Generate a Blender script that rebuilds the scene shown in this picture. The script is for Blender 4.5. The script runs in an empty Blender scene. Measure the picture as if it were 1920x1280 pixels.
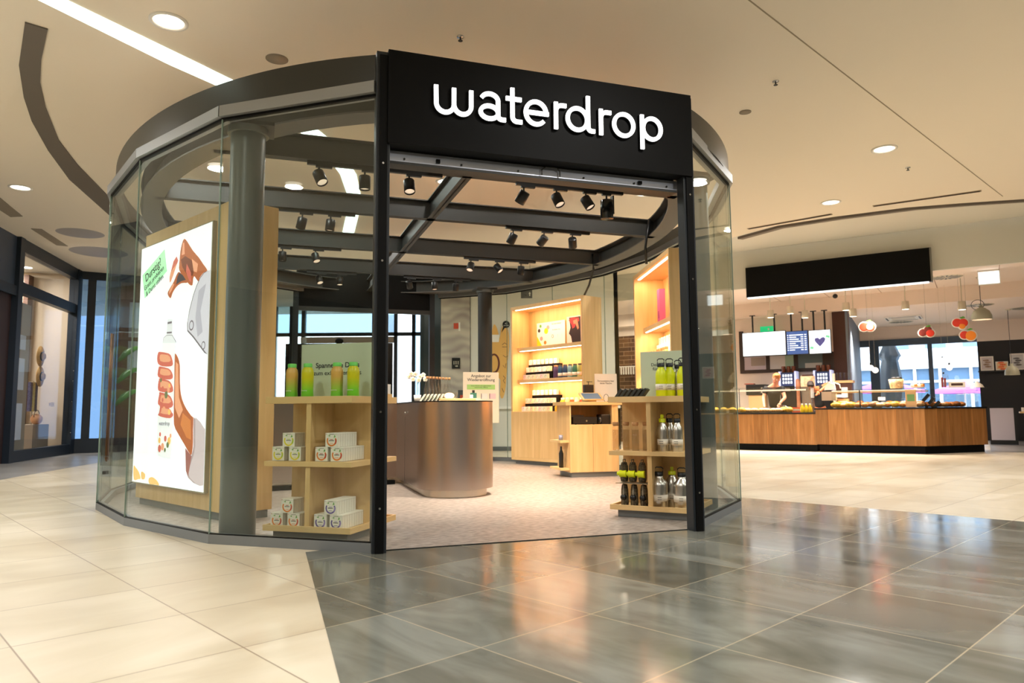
import bpy, math, random
from math import sin, cos, pi, radians as R, hypot, atan2
from mathutils import Vector, Matrix
random.seed(7)
scene = bpy.context.scene
COL = scene.collection
# ------------------------------------------------------------------ camera
cd = bpy.data.cameras.new('camera'); cam = bpy.data.objects.new('camera', cd); COL.objects.link(cam)
PITCH, ROLL, CAMH = 0.09589842, -0.00738, 0.95
fw = Vector((0, cos(PITCH), sin(PITCH))); rx = Vector((1, 0, 0)); up = rx.cross(fw)
r2 = rx*cos(ROLL)+up*sin(ROLL); u2 = -rx*sin(ROLL)+up*cos(ROLL)
cam.matrix_world = Matrix(((r2.x, u2.x, -fw.x, 0), (r2.y, u2.y, -fw.y, 0), (r2.z, u2.z, -fw.z, CAMH), (0, 0, 0, 1)))
cd.sensor_width = 36; cd.lens = 1352.87/1920*36; cd.clip_start = .05; cd.clip_end = 200
cd.dof.use_dof = True; cd.dof.focus_distance = 6.2; cd.dof.aperture_fstop = 3.2
scene.camera = cam
# ------------------------------------------------------------------ world, exposure
w = bpy.data.worlds.new('world'); scene.world = w; w.use_nodes = True
bg = w.node_tree.nodes['Background']; bg.inputs[0].default_value = (.74, .87, 1, 1); bg.inputs[1].default_value = 6.5
vs = scene.view_settings
vs.view_transform = 'Standard'; vs.look = 'None'; vs.gamma = 1; vs.use_curve_mapping = False; vs.exposure = 0.16
LAMP = 1.0
def area(name, loc, size, power, col=(1, .86, .70), rot=(0, 0, 0), sy=None, shape=None, parent=None, spread=None):
    l = bpy.data.lights.new(name, 'AREA'); l.energy = power*LAMP; l.color = col; l.size = size
    l.shape = shape or ('RECTANGLE' if sy else 'DISK')
    if sy: l.size_y = sy
    if spread: l.spread = spread
    o = bpy.data.objects.new(name, l); COL.objects.link(o); o.location = loc; o.rotation_euler = rot
    if parent: o.parent = parent
    return o
# ------------------------------------------------------------------ materials
MATS = {}
def srgb(c): return tuple((x/255/12.92 if x/255 <= .04045 else ((x/255+.055)/1.055)**2.4) for x in c)+(1,)
def pm(name, col, rough=.5, metal=0, emit=0, spec=.5, noise=None, bump=None, ecol=None, alpha=None):
    if name in MATS: return MATS[name]
    m = bpy.data.materials.new(name); m.use_nodes = True; nt = m.node_tree; b = nt.nodes['Principled BSDF']
    c = srgb(col); b.inputs['Base Color'].default_value = c; b.inputs['Roughness'].default_value = rough
    b.inputs['Metallic'].default_value = metal; b.inputs['Specular IOR Level'].default_value = spec
    if emit: b.inputs['Emission Color'].default_value = srgb(ecol) if ecol else c; b.inputs['Emission Strength'].default_value = emit
    if noise or bump:
        tc = nt.nodes.new('ShaderNodeTexCoord'); mp = nt.nodes.new('ShaderNodeMapping'); nt.links.new(tc.outputs['Object'], mp.inputs[0])
        n = nt.nodes.new('ShaderNodeTexNoise'); nt.links.new(mp.outputs[0], n.inputs['Vector'])
        sc = (noise or bump)[1]; mp.inputs['Scale'].default_value = sc if isinstance(sc, tuple) else (sc,)*3
        n.inputs['Scale'].default_value = 1; n.inputs['Detail'].default_value = 5
    if noise:
        cr = nt.nodes.new('ShaderNodeValToRGB'); nt.links.new(n.outputs['Fac'], cr.inputs[0])
        cr.color_ramp.elements[0].color = c; cr.color_ramp.elements[1].color = srgb(noise[0])
        cr.color_ramp.elements[0].position = .35; cr.color_ramp.elements[1].position = .68
        nt.links.new(cr.outputs[0], b.inputs['Base Color'])
        if emit: nt.links.new(cr.outputs[0], b.inputs['Emission Color'])
    if bump:
        bp = nt.nodes.new('ShaderNodeBump'); bp.inputs['Strength'].default_value = bump[0]; bp.inputs['Distance'].default_value = .01
        nt.links.new(n.outputs['Fac'], bp.inputs['Height']); nt.links.new(bp.outputs[0], b.inputs['Normal'])
    MATS[name] = m; return m
def glass(name, tint=(.93, .97, .95), f0=.05, refl=1.0):
    if name in MATS: return MATS[name]
    m = bpy.data.materials.new(name); m.use_nodes = True; nt = m.node_tree; nt.nodes.remove(nt.nodes['Principled BSDF'])
    out = nt.nodes['Material Output']; mix = nt.nodes.new('ShaderNodeMixShader'); t = nt.nodes.new('ShaderNodeBsdfTransparent'); g = nt.nodes.new('ShaderNodeBsdfGlossy')
    t.inputs[0].default_value = (*tint, 1); g.inputs['Roughness'].default_value = 0.0
    lw = nt.nodes.new('ShaderNodeLayerWeight'); lw.inputs[0].default_value = .5
    p = nt.nodes.new('ShaderNodeMath'); p.operation = 'POWER'; p.inputs[1].default_value = 5; nt.links.new(lw.outputs['Facing'], p.inputs[0])
    a = nt.nodes.new('ShaderNodeMath'); a.operation = 'MULTIPLY_ADD'; a.inputs[1].default_value = .9*refl; a.inputs[2].default_value = f0; nt.links.new(p.outputs[0], a.inputs[0])
    nt.links.new(a.outputs[0], mix.inputs[0]); nt.links.new(t.outputs[0], mix.inputs[1]); nt.links.new(g.outputs[0], mix.inputs[2]); nt.links.new(mix.outputs[0], out.inputs[0])
    MATS[name] = m; return m
def tiles(name, c1, c2, mortar, bw, rh, rot, loc, rough, msize=.006, streak=(1.2, 9, 1), c3=None, coat=0):
    m = bpy.data.materials.new(name); m.use_nodes = True; nt = m.node_tree; b = nt.nodes['Principled BSDF']; N = nt.nodes.new; L = nt.links.new
    tc = N('ShaderNodeTexCoord'); mp = N('ShaderNodeMapping'); L(tc.outputs['Object'], mp.inputs[0])
    mp.inputs['Rotation'].default_value = (0, 0, rot); mp.inputs['Location'].default_value = (*loc, 0)
    br = N('ShaderNodeTexBrick'); L(mp.outputs[0], br.inputs['Vector']); br.offset = 0; br.squash = 1
    br.inputs['Color1'].default_value = (.0, .0, .0, 1); br.inputs['Color2'].default_value = (1, 1, 1, 1); br.inputs['Mortar'].default_value = (.5, .5, .5, 1)
    br.inputs['Scale'].default_value = 1; br.inputs['Mortar Size'].default_value = msize/2; br.inputs['Mortar Smooth'].default_value = .1
    br.inputs['Brick Width'].default_value = bw; br.inputs['Row Height'].default_value = rh; br.inputs['Bias'].default_value = 0
    mp2 = N('ShaderNodeMapping'); L(mp.outputs[0], mp2.inputs[0]); mp2.inputs['Scale'].default_value = streak
    no = N('ShaderNodeTexNoise'); L(mp2.outputs[0], no.inputs['Vector']); no.inputs['Detail'].default_value = 7; no.inputs['Scale'].default_value = 1; no.inputs['Distortion'].default_value = 1.2
    add = N('ShaderNodeMath'); add.operation = 'MULTIPLY_ADD'; L(br.outputs['Color'], add.inputs[0]); add.inputs[1].default_value = .28; 
    L(no.outputs['Fac'], add.inputs[2])
    cr = N('ShaderNodeValToRGB'); L(add.outputs[0], cr.inputs[0]); cr.color_ramp.elements[0].position = .38; cr.color_ramp.elements[1].position = .86
    cr.color_ramp.elements[0].color = srgb(c1); cr.color_ramp.elements[1].color = srgb(c2)
    if c3: e = cr.color_ramp.elements.new(.62); e.color = srgb(c3)
    mx = N('ShaderNodeMix'); mx.data_type = 'RGBA'; L(br.outputs['Fac'], mx.inputs['Factor']); L(cr.outputs[0], mx.inputs['A']); mx.inputs['B'].default_value = srgb(mortar)
    L(mx.outputs['Result'], b.inputs['Base Color'])
    rr = N('ShaderNodeMath'); rr.operation = 'MULTIPLY_ADD'; L(no.outputs['Fac'], rr.inputs[0]); rr.inputs[1].default_value = .16; rr.inputs[2].default_value = rough; L(rr.outputs[0], b.inputs['Roughness'])
    bp = N('ShaderNodeBump'); bp.inputs['Strength'].default_value = .12; bp.inputs['Distance'].default_value = .004; L(no.outputs['Fac'], bp.inputs['Height']); L(bp.outputs[0], b.inputs['Normal'])
    MATS[name] = m; return m
def grad(name, c1, c2, z0, z1, rough=.35):
    m = bpy.data.materials.new(name); m.use_nodes = True; nt = m.node_tree; b = nt.nodes['Principled BSDF']; N = nt.nodes.new; L = nt.links.new
    tc = N('ShaderNodeTexCoord'); s = N('ShaderNodeSeparateXYZ'); L(tc.outputs['Object'], s.inputs[0]); mr = N('ShaderNodeMapRange'); L(s.outputs['Z'], mr.inputs[0])
    mr.inputs[1].default_value = z0; mr.inputs[2].default_value = z1; cr = N('ShaderNodeValToRGB'); L(mr.outputs[0], cr.inputs[0])
    cr.color_ramp.elements[0].color = srgb(c1); cr.color_ramp.elements[1].color = srgb(c2); L(cr.outputs[0], b.inputs['Base Color']); b.inputs['Roughness'].default_value = rough
    MATS[name] = m; return m
def wood(name, c1, c2, scale=(2, 2, 30), rough=.45, planks=None):
    m = bpy.data.materials.new(name); m.use_nodes = True; nt = m.node_tree; b = nt.nodes['Principled BSDF']; N = nt.nodes.new; L = nt.links.new
    tc = N('ShaderNodeTexCoord'); mp = N('ShaderNodeMapping'); L(tc.outputs['Object'], mp.inputs[0]); mp.inputs['Scale'].default_value = scale
    n = N('ShaderNodeTexNoise'); L(mp.outputs[0], n.inputs['Vector']); n.inputs['Scale'].default_value = 1; n.inputs['Detail'].default_value = 6; n.inputs['Distortion'].default_value = .6
    cr = N('ShaderNodeValToRGB'); L(n.outputs['Fac'], cr.inputs[0]); cr.color_ramp.elements[0].position = .3; cr.color_ramp.elements[1].position = .75
    cr.color_ramp.elements[0].color = srgb(c1); cr.color_ramp.elements[1].color = srgb(c2); out = cr.outputs[0]
    if planks:
        s = N('ShaderNodeSeparateXYZ'); L(tc.outputs['Object'], s.inputs[0]); c = N('ShaderNodeCombineXYZ'); L(s.outputs['X'], c.inputs[0]); L(s.outputs['Z'], c.inputs[1])
        br = N('ShaderNodeTexBrick'); L(c.outputs[0], br.inputs[0]); br.offset = 0; br.inputs['Scale'].default_value = 1; br.inputs['Brick Width'].default_value = planks; br.inputs['Row Height'].default_value = 9
        br.inputs['Mortar Size'].default_value = .004; br.inputs['Color1'].default_value = (.75, .75, .75, 1); br.inputs['Color2'].default_value = (1.1, 1.1, 1.1, 1); br.inputs['Mortar'].default_value = (1.5, 1.3, 1.1, 1)
        mx = N('ShaderNodeMix'); mx.data_type = 'RGBA'; mx.blend_type = 'MULTIPLY'; mx.inputs['Factor'].default_value = 1; L(out, mx.inputs['A']); L(br.outputs['Color'], mx.inputs['B']); out = mx.outputs['Result']
    L(out, b.inputs['Base Color']); b.inputs['Roughness'].default_value = rough; MATS[name] = m; return m

M = {}
TR = -R(43.52)
M['floor_light'] = tiles('cream floor tile', (184, 170, 146), (207, 196, 176), (140, 122, 102), .6825, .6865, TR, (-1.2954, -3.652), .26, .007, (.9, 2.0, 1), (196, 184, 161))
M['floor_dark'] = tiles('dark slate floor tile', (86, 87, 79), (128, 130, 123), (168, 158, 136), .6825, .6865, TR, (-1.2954, -3.652), .05, .006, (3.2, 1.1, 1), (103, 104, 96))
M['vinyl'] = pm('speckled vinyl', (126, 114, 106), .4, noise=((180, 170, 162), (16, 40, 34)))
M['ceil'] = pm('cream ceiling paint', (240, 229, 211), .9)
M['wallw'] = pm('white wall paint', (216, 214, 204), .8)
M['black'] = pm('black powder coat', (12, 12, 12), .5, spec=.12)
M['fascia'] = pm('dark anodised fascia', (52, 53, 50), .3, metal=.35)
M['beam'] = pm('anthracite steel', (52, 52, 50), .5, spec=.4)
M['beamgalv'] = pm('soffit aluminium', (150, 152, 152), .45, metal=.7)
M['post'] = pm('door post coat', (38, 42, 46), .4, spec=.4)
M['col'] = pm('grey column paint', (98, 102, 100), .35)
M['kick'] = pm('grey aluminium kick', (128, 132, 134), .5, metal=.35)
M['glass'] = glass('clear shop glass', (.93, .965, .945), .035, .75)
M['glassedge'] = pm('glass edge seal', (120, 140, 128), .2)
M['wood'] = wood('light ash wood', (214, 176, 118), (230, 196, 140), (1.5, 1.5, 1.5), .45)
M['woodv'] = wood('light ash wood vertical', (210, 172, 114), (228, 192, 136), (14, 14, .9), .45)
M['steel'] = pm('brushed dark steel', (186, 173, 164), .29, metal=1)
M['chrome'] = pm('polished steel', (205, 205, 205), .16, metal=1)
M['brsteel'] = pm('brushed bottle steel', (205, 202, 196), .3, metal=1)
M['white'] = pm('white card', (236, 232, 224), .6)
M['cream'] = pm('cream card', (212, 204, 184), .6)
M['greenish'] = pm('pale green sign card', (196, 206, 180), .6)
M['text'] = pm('dark ink', (40, 42, 46), .6)
M['led'] = pm('white led', (255, 240, 214), .5, emit=7)
M['cool'] = pm('cool light strip', (232, 255, 244), .5, emit=2.2)
M['lampface'] = pm('lamp face', (255, 246, 226), .5, emit=6)
M['spotface'] = pm('spot lens', (255, 232, 205), .5, emit=.55)
M['letters'] = pm('lit white acrylic', (255, 255, 255), .5, emit=1.6)
M['darkglass'] = pm('dark glazed panel', (32, 42, 54), .15)
M['navy'] = pm('navy frame', (24, 34, 46), .4)
M['bluegl'] = glass('blue tint glass', (.72, .84, .95), .06, .8)
M['yellowb'] = pm('neon yellow coat', (214, 222, 10), .4)
M['blackp'] = pm('black plastic', (14, 14, 15), .4)
M['cork'] = pm('cork', (176, 128, 80), .8)
M['clear'] = glass('clear bottle glass', (.96, .95, .93), .06, .9)
M['label'] = pm('paper band', (232, 222, 206), .7)
M['brown'] = pm('brown cafe panel', (70, 36, 24), .5)
M['screen'] = pm('lit white screen', (236, 246, 255), .4, emit=1.0)
M['screenb'] = pm('lit blue screen', (58, 84, 140), .4, emit=.9)
M['cafewall'] = pm('charcoal wall', (24, 25, 30), .6)
M['cafew'] = pm('warm white cafe paint', (242, 226, 214), .85)
M['oak'] = wood('oak planks', (150, 98, 48), (186, 132, 78), (14, 14, 1.1), .35, .33)
M['skin'] = pm('skin', (184, 122, 94), .55); M['skin2'] = pm('tanned skin', (190, 110, 66), .5)
M['shirt'] = pm('black shirt', (22, 22, 24), .8); M['hair'] = pm('ginger brown hair', (150, 92, 44), .7)

# ------------------------------------------------------------------ mesh builder
class MB:
    def __init__(s): s.v = []; s.f = []; s.mi = []; s.m = []; s.sm = []
    def _m(s, m):
        if isinstance(m, str): m = M[m]
        if m not in s.m: s.m.append(m)
        return s.m.index(m)
    def add(s, vs, fs, m, smooth=False, T=None):
        k = len(s.v); i = s._m(m)
        s.v += [tuple(T @ Vector(v)) if T else tuple(v) for v in vs]
        s.f += [tuple(a+k for a in f) for f in fs]; s.mi += [i]*len(fs); s.sm += [smooth]*len(fs); return s
    def box(s, x0, x1, y0, y1, z0, z1, m, T=None):
        v = [(x, y, z) for z in (z0, z1) for y in (y0, y1) for x in (x0, x1)]
        return s.add(v, [(0, 2, 3, 1), (4, 5, 7, 6), (0, 1, 5, 4), (2, 6, 7, 3), (0, 4, 6, 2), (1, 3, 7, 5)], m, T=T)
    def prism(s, pts, z0, z1, m, T=None, caps=True, smooth=False):
        n = len(pts); a = sum(pts[i][0]*pts[(i+1) % n][1]-pts[(i+1) % n][0]*pts[i][1] for i in range(n))
        if a < 0: pts = pts[::-1]
        v = [(x, y, z0) for x, y in pts]+[(x, y, z1) for x, y in pts]
        s.add(v, [(i, (i+1) % n, (i+1) % n+n, i+n) for i in range(n)], m, smooth, T)
        if caps: s.add(v, [tuple(range(n))[::-1], tuple(range(n, 2*n))], m, False, T)
        return s
    def lathe(s, prof, m, n=24, c=(0, 0, 0), T=None, smooth=True):
        v = []; f = []
        for r, z in prof: v += [(c[0]+r*cos(2*pi*i/n), c[1]+r*sin(2*pi*i/n), c[2]+z) for i in range(n)]
        for k in range(len(prof)-1): f += [(k*n+i, k*n+(i+1) % n, (k+1)*n+(i+1) % n, (k+1)*n+i) for i in range(n)]
        return s.add(v, f, m, smooth, T)
    def cyl(s, p0, p1, r, m, n=16, r1=None, caps=True):
        p0 = Vector(p0); p1 = Vector(p1); d = (p1-p0); L = d.length; q = d.to_track_quat('Z', 'Y').to_matrix().to_4x4(); T = Matrix.Translation(p0) @ q
        r1 = r if r1 is None else r1
        s.lathe([(r, 0), (r1, L)], m, n, T=T)
        if caps:
            v = [(r*cos(2*pi*i/n), r*sin(2*pi*i/n), 0) for i in range(n)]+[(r1*cos(2*pi*i/n), r1*sin(2*pi*i/n), L) for i in range(n)]
            s.add(v, [tuple(range(n))[::-1], tuple(range(n, 2*n))], m, T=T)
        return s
    def tube(s, path, r, m, n=8):
        P = [Vector(p) for p in path]; v = []; f = []
        for i, p in enumerate(P):
            d = (P[min(i+1, len(P)-1)]-P[max(i-1, 0)]).normalized(); q = d.to_track_quat('Z', 'Y').to_matrix()
            v += [tuple(p+q @ Vector((r*cos(2*pi*k/n), r*sin(2*pi*k/n), 0))) for k in range(n)]
        for i in range(len(P)-1): f += [(i*n+k, i*n+(k+1) % n, (i+1)*n+(k+1) % n, (i+1)*n+k) for k in range(n)]
        f += [tuple(range(n))[::-1], tuple(range((len(P)-1)*n, len(P)*n))]
        return s.add(v, f, m, True)
    def ribbon(s, path, wd, y0, y1, m, T=None):
        # flat stroke in the xz plane, extruded along y
        n = len(path); L = []; Rr = []
        for i in range(n):
            a = path[max(i-1, 0)]; b = path[min(i+1, n-1)]; dx, dz = b[0]-a[0], b[1]-a[1]; l = hypot(dx, dz) or 1; nx, nz = -dz/l*wd/2, dx/l*wd/2
            L.append((path[i][0]+nx, path[i][1]+nz)); Rr.append((path[i][0]-nx, path[i][1]-nz))
        v = [(x, y0, z) for x, z in L]+[(x, y0, z) for x, z in Rr]+[(x, y1, z) for x, z in L]+[(x, y1, z) for x, z in Rr]; f = []
        for i in range(n-1):
            f += [(i, i+1, n+i+1, n+i), (2*n+i, 3*n+i, 3*n+i+1, 2*n+i+1), (i, 2*n+i, 2*n+i+1, i+1), (n+i, n+i+1, 3*n+i+1, 3*n+i)]
        f += [(0, n, 3*n, 2*n), (n-1, 3*n-1, 4*n-1, 2*n-1)]
        return s.add(v, f, m, T=T)
    def flat(s, pts, y, m, th=.0008, T=None):
        # flat outline in the xz plane at depth y
        n = len(pts); v = [(x, y, z) for x, z in pts]+[(x, y-th, z) for x, z in pts]
        return s.add(v, [tuple(range(n)), tuple(range(n, 2*n))[::-1]]+[(i, i+n, (i+1) % n+n, (i+1) % n) for i in range(n)], m, T=T)
    def ball(s, c, r, m, sc=(1, 1, 1), n=14):
        prof = [(max(sin(pi*k/8), 1e-4), -cos(pi*k/8)) for k in range(9)]
        T = Matrix.Translation(c) @ Matrix.Diagonal((r*sc[0], r*sc[1], r*sc[2], 1)); return s.lathe(prof, m, n, T=T)
    def build(s, name, parent=None, bevel=0, loc=None, rz=0):
        me = bpy.data.meshes.new(name); me.from_pydata(s.v, [], s.f); me.update()
        for m in s.m: me.materials.append(m)
        me.polygons.foreach_set('material_index', s.mi); me.polygons.foreach_set('use_smooth', s.sm)
        o = bpy.data.objects.new(name, me); COL.objects.link(o)
        if parent: o.parent = parent
        if loc is not None: o.location = loc
        o.rotation_euler = (0, 0, rz)
        if bevel:
            b = o.modifiers.new('bevel', 'BEVEL'); b.width = bevel; b.segments = 2; b.limit_method = 'ANGLE'
        return o
def circ(cx, cy, r, n=32, a0=0, a1=2*pi, ry=None):
    ry = ry or r; full = abs(a1-a0-2*pi) < 1e-6; k = n if full else n+1
    return [(cx+r*cos(a0+(a1-a0)*i/n), cy+ry*sin(a0+(a1-a0)*i/n)) for i in range(k)]
def tag(o, label, cat, group=None):
    o['label'] = label; o['category'] = cat
    if group: o['group'] = group
    return o
def struct(o): o['kind'] = 'structure'; return o
def thing(name, label, cat, loc=(0, 0, 0), rz=0, group=None):
    o = bpy.data.objects.new(name, None); COL.objects.link(o); o.location = loc; o.rotation_euler = (0, 0, rz); o.empty_display_size = .05
    return tag(o, label, cat, group)
def dup(root, loc, rz, label=None, group=None):
    r = root.copy(); COL.objects.link(r); r.location = loc; r.rotation_euler = (0, 0, rz)
    if label: r['label'] = label
    if group: r['group'] = group
    for ch in list(root.children):
        c = ch.copy(); COL.objects.link(c); c.parent = r
        for g in ch.children:
            d = g.copy(); COL.objects.link(d); d.parent = c
    return r
def text(body, size, mat, parent=None, loc=(0, 0, 0), rot=(pi/2, 0, 0), ext=.0006, align='CENTER', name='lettering', bold=0):
    cu = bpy.data.curves.new(name, 'FONT'); cu.body = body; cu.size = size; cu.extrude = ext; cu.align_x = align; cu.offset = bold; cu.resolution_u = 4; cu.space_line = .95
    t = bpy.data.objects.new('tmp', cu); COL.objects.link(t); bpy.context.view_layer.update()
    me = bpy.data.meshes.new_from_object(t.evaluated_get(bpy.context.evaluated_depsgraph_get())); me.name = name
    bpy.data.objects.remove(t); me.materials.clear(); me.materials.append(M[mat] if isinstance(mat, str) else mat)
    o = bpy.data.objects.new(name, me); COL.objects.link(o); o.parent = parent; o.location = loc; o.rotation_euler = rot; return o
# frames
class Fr:
    def __init__(s, x, y, a): s.x, s.y, s.a = x, y, a; s.c, s.s = cos(a), sin(a)
    def w(s, lx, ly, z=0): return (s.x+lx*s.c-ly*s.s, s.y+lx*s.s+ly*s.c, z)
    def w2(s, lx, ly): return s.w(lx, ly)[:2]
SH = Fr(-0.8911, 5.0787, R(18.84))      # shop frame: origin at the left door post, x along the shop front
# ------------------------------------------------------------------ ceiling downlights (lamps of the place)
DOWN = [(-3.1, 6.25), (-7.7, 11.04), (5.14, 9.63), (5.53, 12.19), (-3.82, 14.14)]
DOWN2 = [(-7.2, 6.4), (-6.4, 1.6), (-2.2, 1.2), (2.3, 3.3), (6.2, 5.2), (1.6, -1.2), (5.6, .6), (9.6, 7.4), (-2.4, -3.4), (-10.6, 4.4), (9.8, 2.2), (1.5, 8.4), (-1.0, 10.9), (2.0, 14.2), (-5.6, 17.2), (2.2, 11.6), (-.6, 8.0)]
for i, (x, y) in enumerate(DOWN+DOWN2):
    area('downlight_lamp', (x, y, 4.44), .26, 92 if not (-1.2 < x < 2.4 and 7.5 < y < 12) else 30, (1, .98, .94), spread=R(160))
for x, y, e in [(-3.7, 6.5, 30), (-2.5, 9.4, 30), (-3.0, 13, 25)]:
    area('light_strip_lamp', (x, y, 4.46), .2, e, (.86, 1, .93), sy=1.6, rot=(0, 0, R(15)))
# ------------------------------------------------------------------ setting
def slab(name, pts, z0, z1, m, fr=None):
    if fr: pts = [fr.w2(*p) for p in pts]
    return struct(MB().prism(pts, z0, z1, m).build(name))
def wallp(name, p0, p1, z0, z1, m, th=.1, fr=None):
    if fr: p0 = fr.w2(*p0); p1 = fr.w2(*p1)
    a = atan2(p1[1]-p0[1], p1[0]-p0[0]); L = hypot(p1[0]-p0[0], p1[1]-p0[1])
    return struct(MB().box(0, L, 0, th, z0, z1, m).build(name, loc=(p0[0], p0[1], 0), rz=a))
slab('floor', [(-16, -9), (15, -9), (15, 34), (-16, 34)], -.2, 0, 'floor_light')
slab('floor', [(-1.42, 5.04), (-.616, 2.648), (3.3, -9), (15, -9), (15, -4.63), (4.25, 6.126), (2.476, 7.903), (1.2, 7.6), (-.6, 5.6)], -.05, .0015, 'floor_dark')
M['floor_grey'] = pm('grey stone floor', (132, 130, 128), .3, noise=((150, 148, 146), 1.2))
slab('floor', [(-7.3, 9.5), (-8.17, 14.48), (-7.9, 24), (-11.2, 24), (-11.2, 9.5)], -.05, .0012, 'floor_grey')
CF = Fr(5.3426, 17.1568, atan2(-.54455, .83873))    # cafe frame: x along the counter front, y to the back
edge = [(4.61, 14.71), (5.12, 13.81), (5.98, 13.17), (7.04, 12.56), (7.84, 12.32), (8.8, 12.09), (11, 11.8), (15, 11.6)]
ce = slab('ceiling', [(-16, -9), (15, -9)]+edge[::-1]+[(4.2, 17), (4.0, 26), (-16, 26)], 4.5, 4.66, 'ceil')
slab('ceiling', [(2.5, 10.5), (15, 10.5), (15, 26), (2.5, 26)], 4.72, 4.8, 'wallw')
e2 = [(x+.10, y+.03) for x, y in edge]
struct(MB().prism(e2+[(x+.12, y+.04) for x, y in e2][::-1], 4.47, 4.52, pm('painted edge shadow', (120, 112, 104), .7)).build('trim_1'))  # grey strip draws the shadow line of the ceiling step in colour
# ceiling joint line
a = atan2(11.92-5.98, 8.32-2.09)
struct(MB().box(-.9, 8.6, -.006, .006, -.004, .002, pm('ceiling joint', (160, 146, 124), .9)).build('trim_2', loc=(2.09, 5.98, 4.5), rz=a))
# flat curved band; its grey stands in for the dark recessed slot
sO = [(-4.4, 6.24), (-5.0, 7.04), (-5.45, 7.78), (-5.8, 8.44), (-6.23, 9.42), (-6.69, 10.64), (-7.19, 12.63), (-7.4, 14.5)]
sI = [(-4.27, 6.36), (-4.7, 6.93), (-5.05, 7.45), (-5.39, 8.07), (-5.87, 9.08), (-6.18, 10.0), (-6.66, 11.8), (-6.95, 14.4)]
tag(MB().prism(sO+sI[::-1], 4.485, 4.499, pm('painted slot shade', (110, 102, 92), .8)).build('ceiling_slot_shade'), 'long curved grey band painted as the dark ceiling slot at left', 'ceiling panel')
sL = [(-4.6, 4.6), (-4.04, 5.9), (-3.48, 7.05), (-3.16, 7.59), (-2.76, 8.45), (-2.56, 9.4), (-2.55, 10.5), (-2.7, 11.7), (-2.95, 12.67), (-3.34, 14.02)]
sR = [(-4.38, 4.6), (-3.81, 5.9), (-3.2, 7.0), (-2.93, 7.5), (-2.52, 8.4), (-2.3, 9.4), (-2.32, 10.55), (-2.49, 11.71), (-2.74, 12.7), (-3.12, 14.05)]
tag(MB().prism(sL+sR[::-1], 4.49, 4.4995, 'cool').build('light_strip'), 'long bright curved light strip running across the ceiling over the shop', 'light strip')
dl = None
DLL = ['big round recessed downlight above the left side of the shop ring', 'round recessed downlight near the left storefront', 'round recessed downlight at upper right of the ceiling', 'lower round recessed downlight above the ceiling air slots at right', 'round recessed downlight seen through the left shop glass']
for i, (x, y) in enumerate(DOWN+DOWN2):
    lb = DLL[i] if i < len(DLL) else None
    if i == 0:
        dl = thing('recessed_downlight', lb, 'ceiling light', (x, y, 4.5), group='recessed downlights')
        MB().lathe([(.165, 0), (.165, -.012), (.135, -.014), (.13, -.002)], 'white', 32).build('trim_ring', dl)
        MB().lathe([(.001, -.004), (.128, -.004)], 'lampface', 32).build('diffuser', dl)
    else: dup(dl, (x, y, 4.5), 0, lb or 'round recessed downlight %s and %s' % ('behind the camera' if y < 0 else 'above the near dark floor' if y < 7 else 'over the shop or the hall beyond it', 'far left of it' if x < -5 else 'a little to the left' if x < -1 else 'straight ahead' if x < 3 else 'to the right'))
# ceiling speakers, sprinklers, detectors
sp = pm('grey mesh', (150, 138, 120), .8)
for x, y, r, l in [(-2.35, 6.97, .11, 'grey round speaker grille in the ceiling above the shop ring'), (2.82, 8.36, .07, 'small flat ceiling disc right of the black sign'), (3.7, 13.3, .13, 'faint round ceiling disc beside the left air slot')]:
    tag(MB().lathe([(.001, -.006), (r, -.006), (r, 0)], sp, 28).build('ceiling_speaker', loc=(x, y, 4.5)), l, 'ceiling speaker')
for x, y, l in [(2.89, 7.55, 'small sprinkler head in the ceiling right of the black sign'), (5.89, 10.41, 'small sprinkler head below the upper right downlight'), (-.47, 6.56, 'tiny sprinkler rosette in the ceiling above the black sign')]:
    t = thing('sprinkler_head', l, 'sprinkler', (x, y, 4.5))
    MB().lathe([(.035, 0), (.035, -.008), (.001, -.01)], 'chrome', 16).build('escutcheon', t); MB().cyl((0, 0, -.008), (0, 0, -.04), .008, 'beam').cyl((0, 0, -.04), (0, 0, -.045), .022, 'beam').build('nozzle', t)
ag = pm('air slot', (150, 132, 108), .7); agd = pm('air slot dark', (70, 60, 50), .8)
for p, l in [(((6.36, 12.41), (7.72, 11.55)), 'long narrow air slot in the ceiling at right, nearer one'), (((4.65, 13.96), (5.85, 12.91)), 'long narrow air slot in the ceiling, nearer the shop glass')]:
    a = atan2(p[1][1]-p[0][1], p[1][0]-p[0][0]); L = hypot(p[1][0]-p[0][0], p[1][1]-p[0][1])
    t = thing('air_slot_diffuser', l, 'air vent', (*p[0], 4.5), a); MB().box(0, L, 0, .09, -.008, 0, ag).build('frame', t)
    m = MB(); [m.box(.02, L-.02, .012+.024*k, .022+.024*k, -.012, -.006, agd) for k in range(3)]; m.build('slats', t)
for q, l in [([(-8.3, 11.3), (-8.78, 12.69), (-9.02, 12.72), (-8.62, 11.3)], 'slatted grey air grille in the ceiling at the left picture edge'), ([(-9.21, 13.56), (-9.03, 13.6), (-9.4, 15.03), (-9.58, 14.93)], 'slatted grey air grille in the ceiling before the left storefront')]:
    t = thing('air_grille', l, 'air vent', (0, 0, 4.5)); MB().prism(q, -.01, 0, sp).build('frame', t)
for x, y, r, l in [(-8.5, 13.96, .4, 'large flush round ceiling disc, nearer one at left'), (-9.1, 15.65, .55, 'large flush round ceiling disc farther back at left')]:
    tag(MB().lathe([(.001, -.006), (r, -.006), (r+.02, 0)], pm('grey disc', (170, 166, 166), .6), 40).build('ceiling_disc', loc=(x, y, 4.5)), l, 'ceiling panel')
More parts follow.
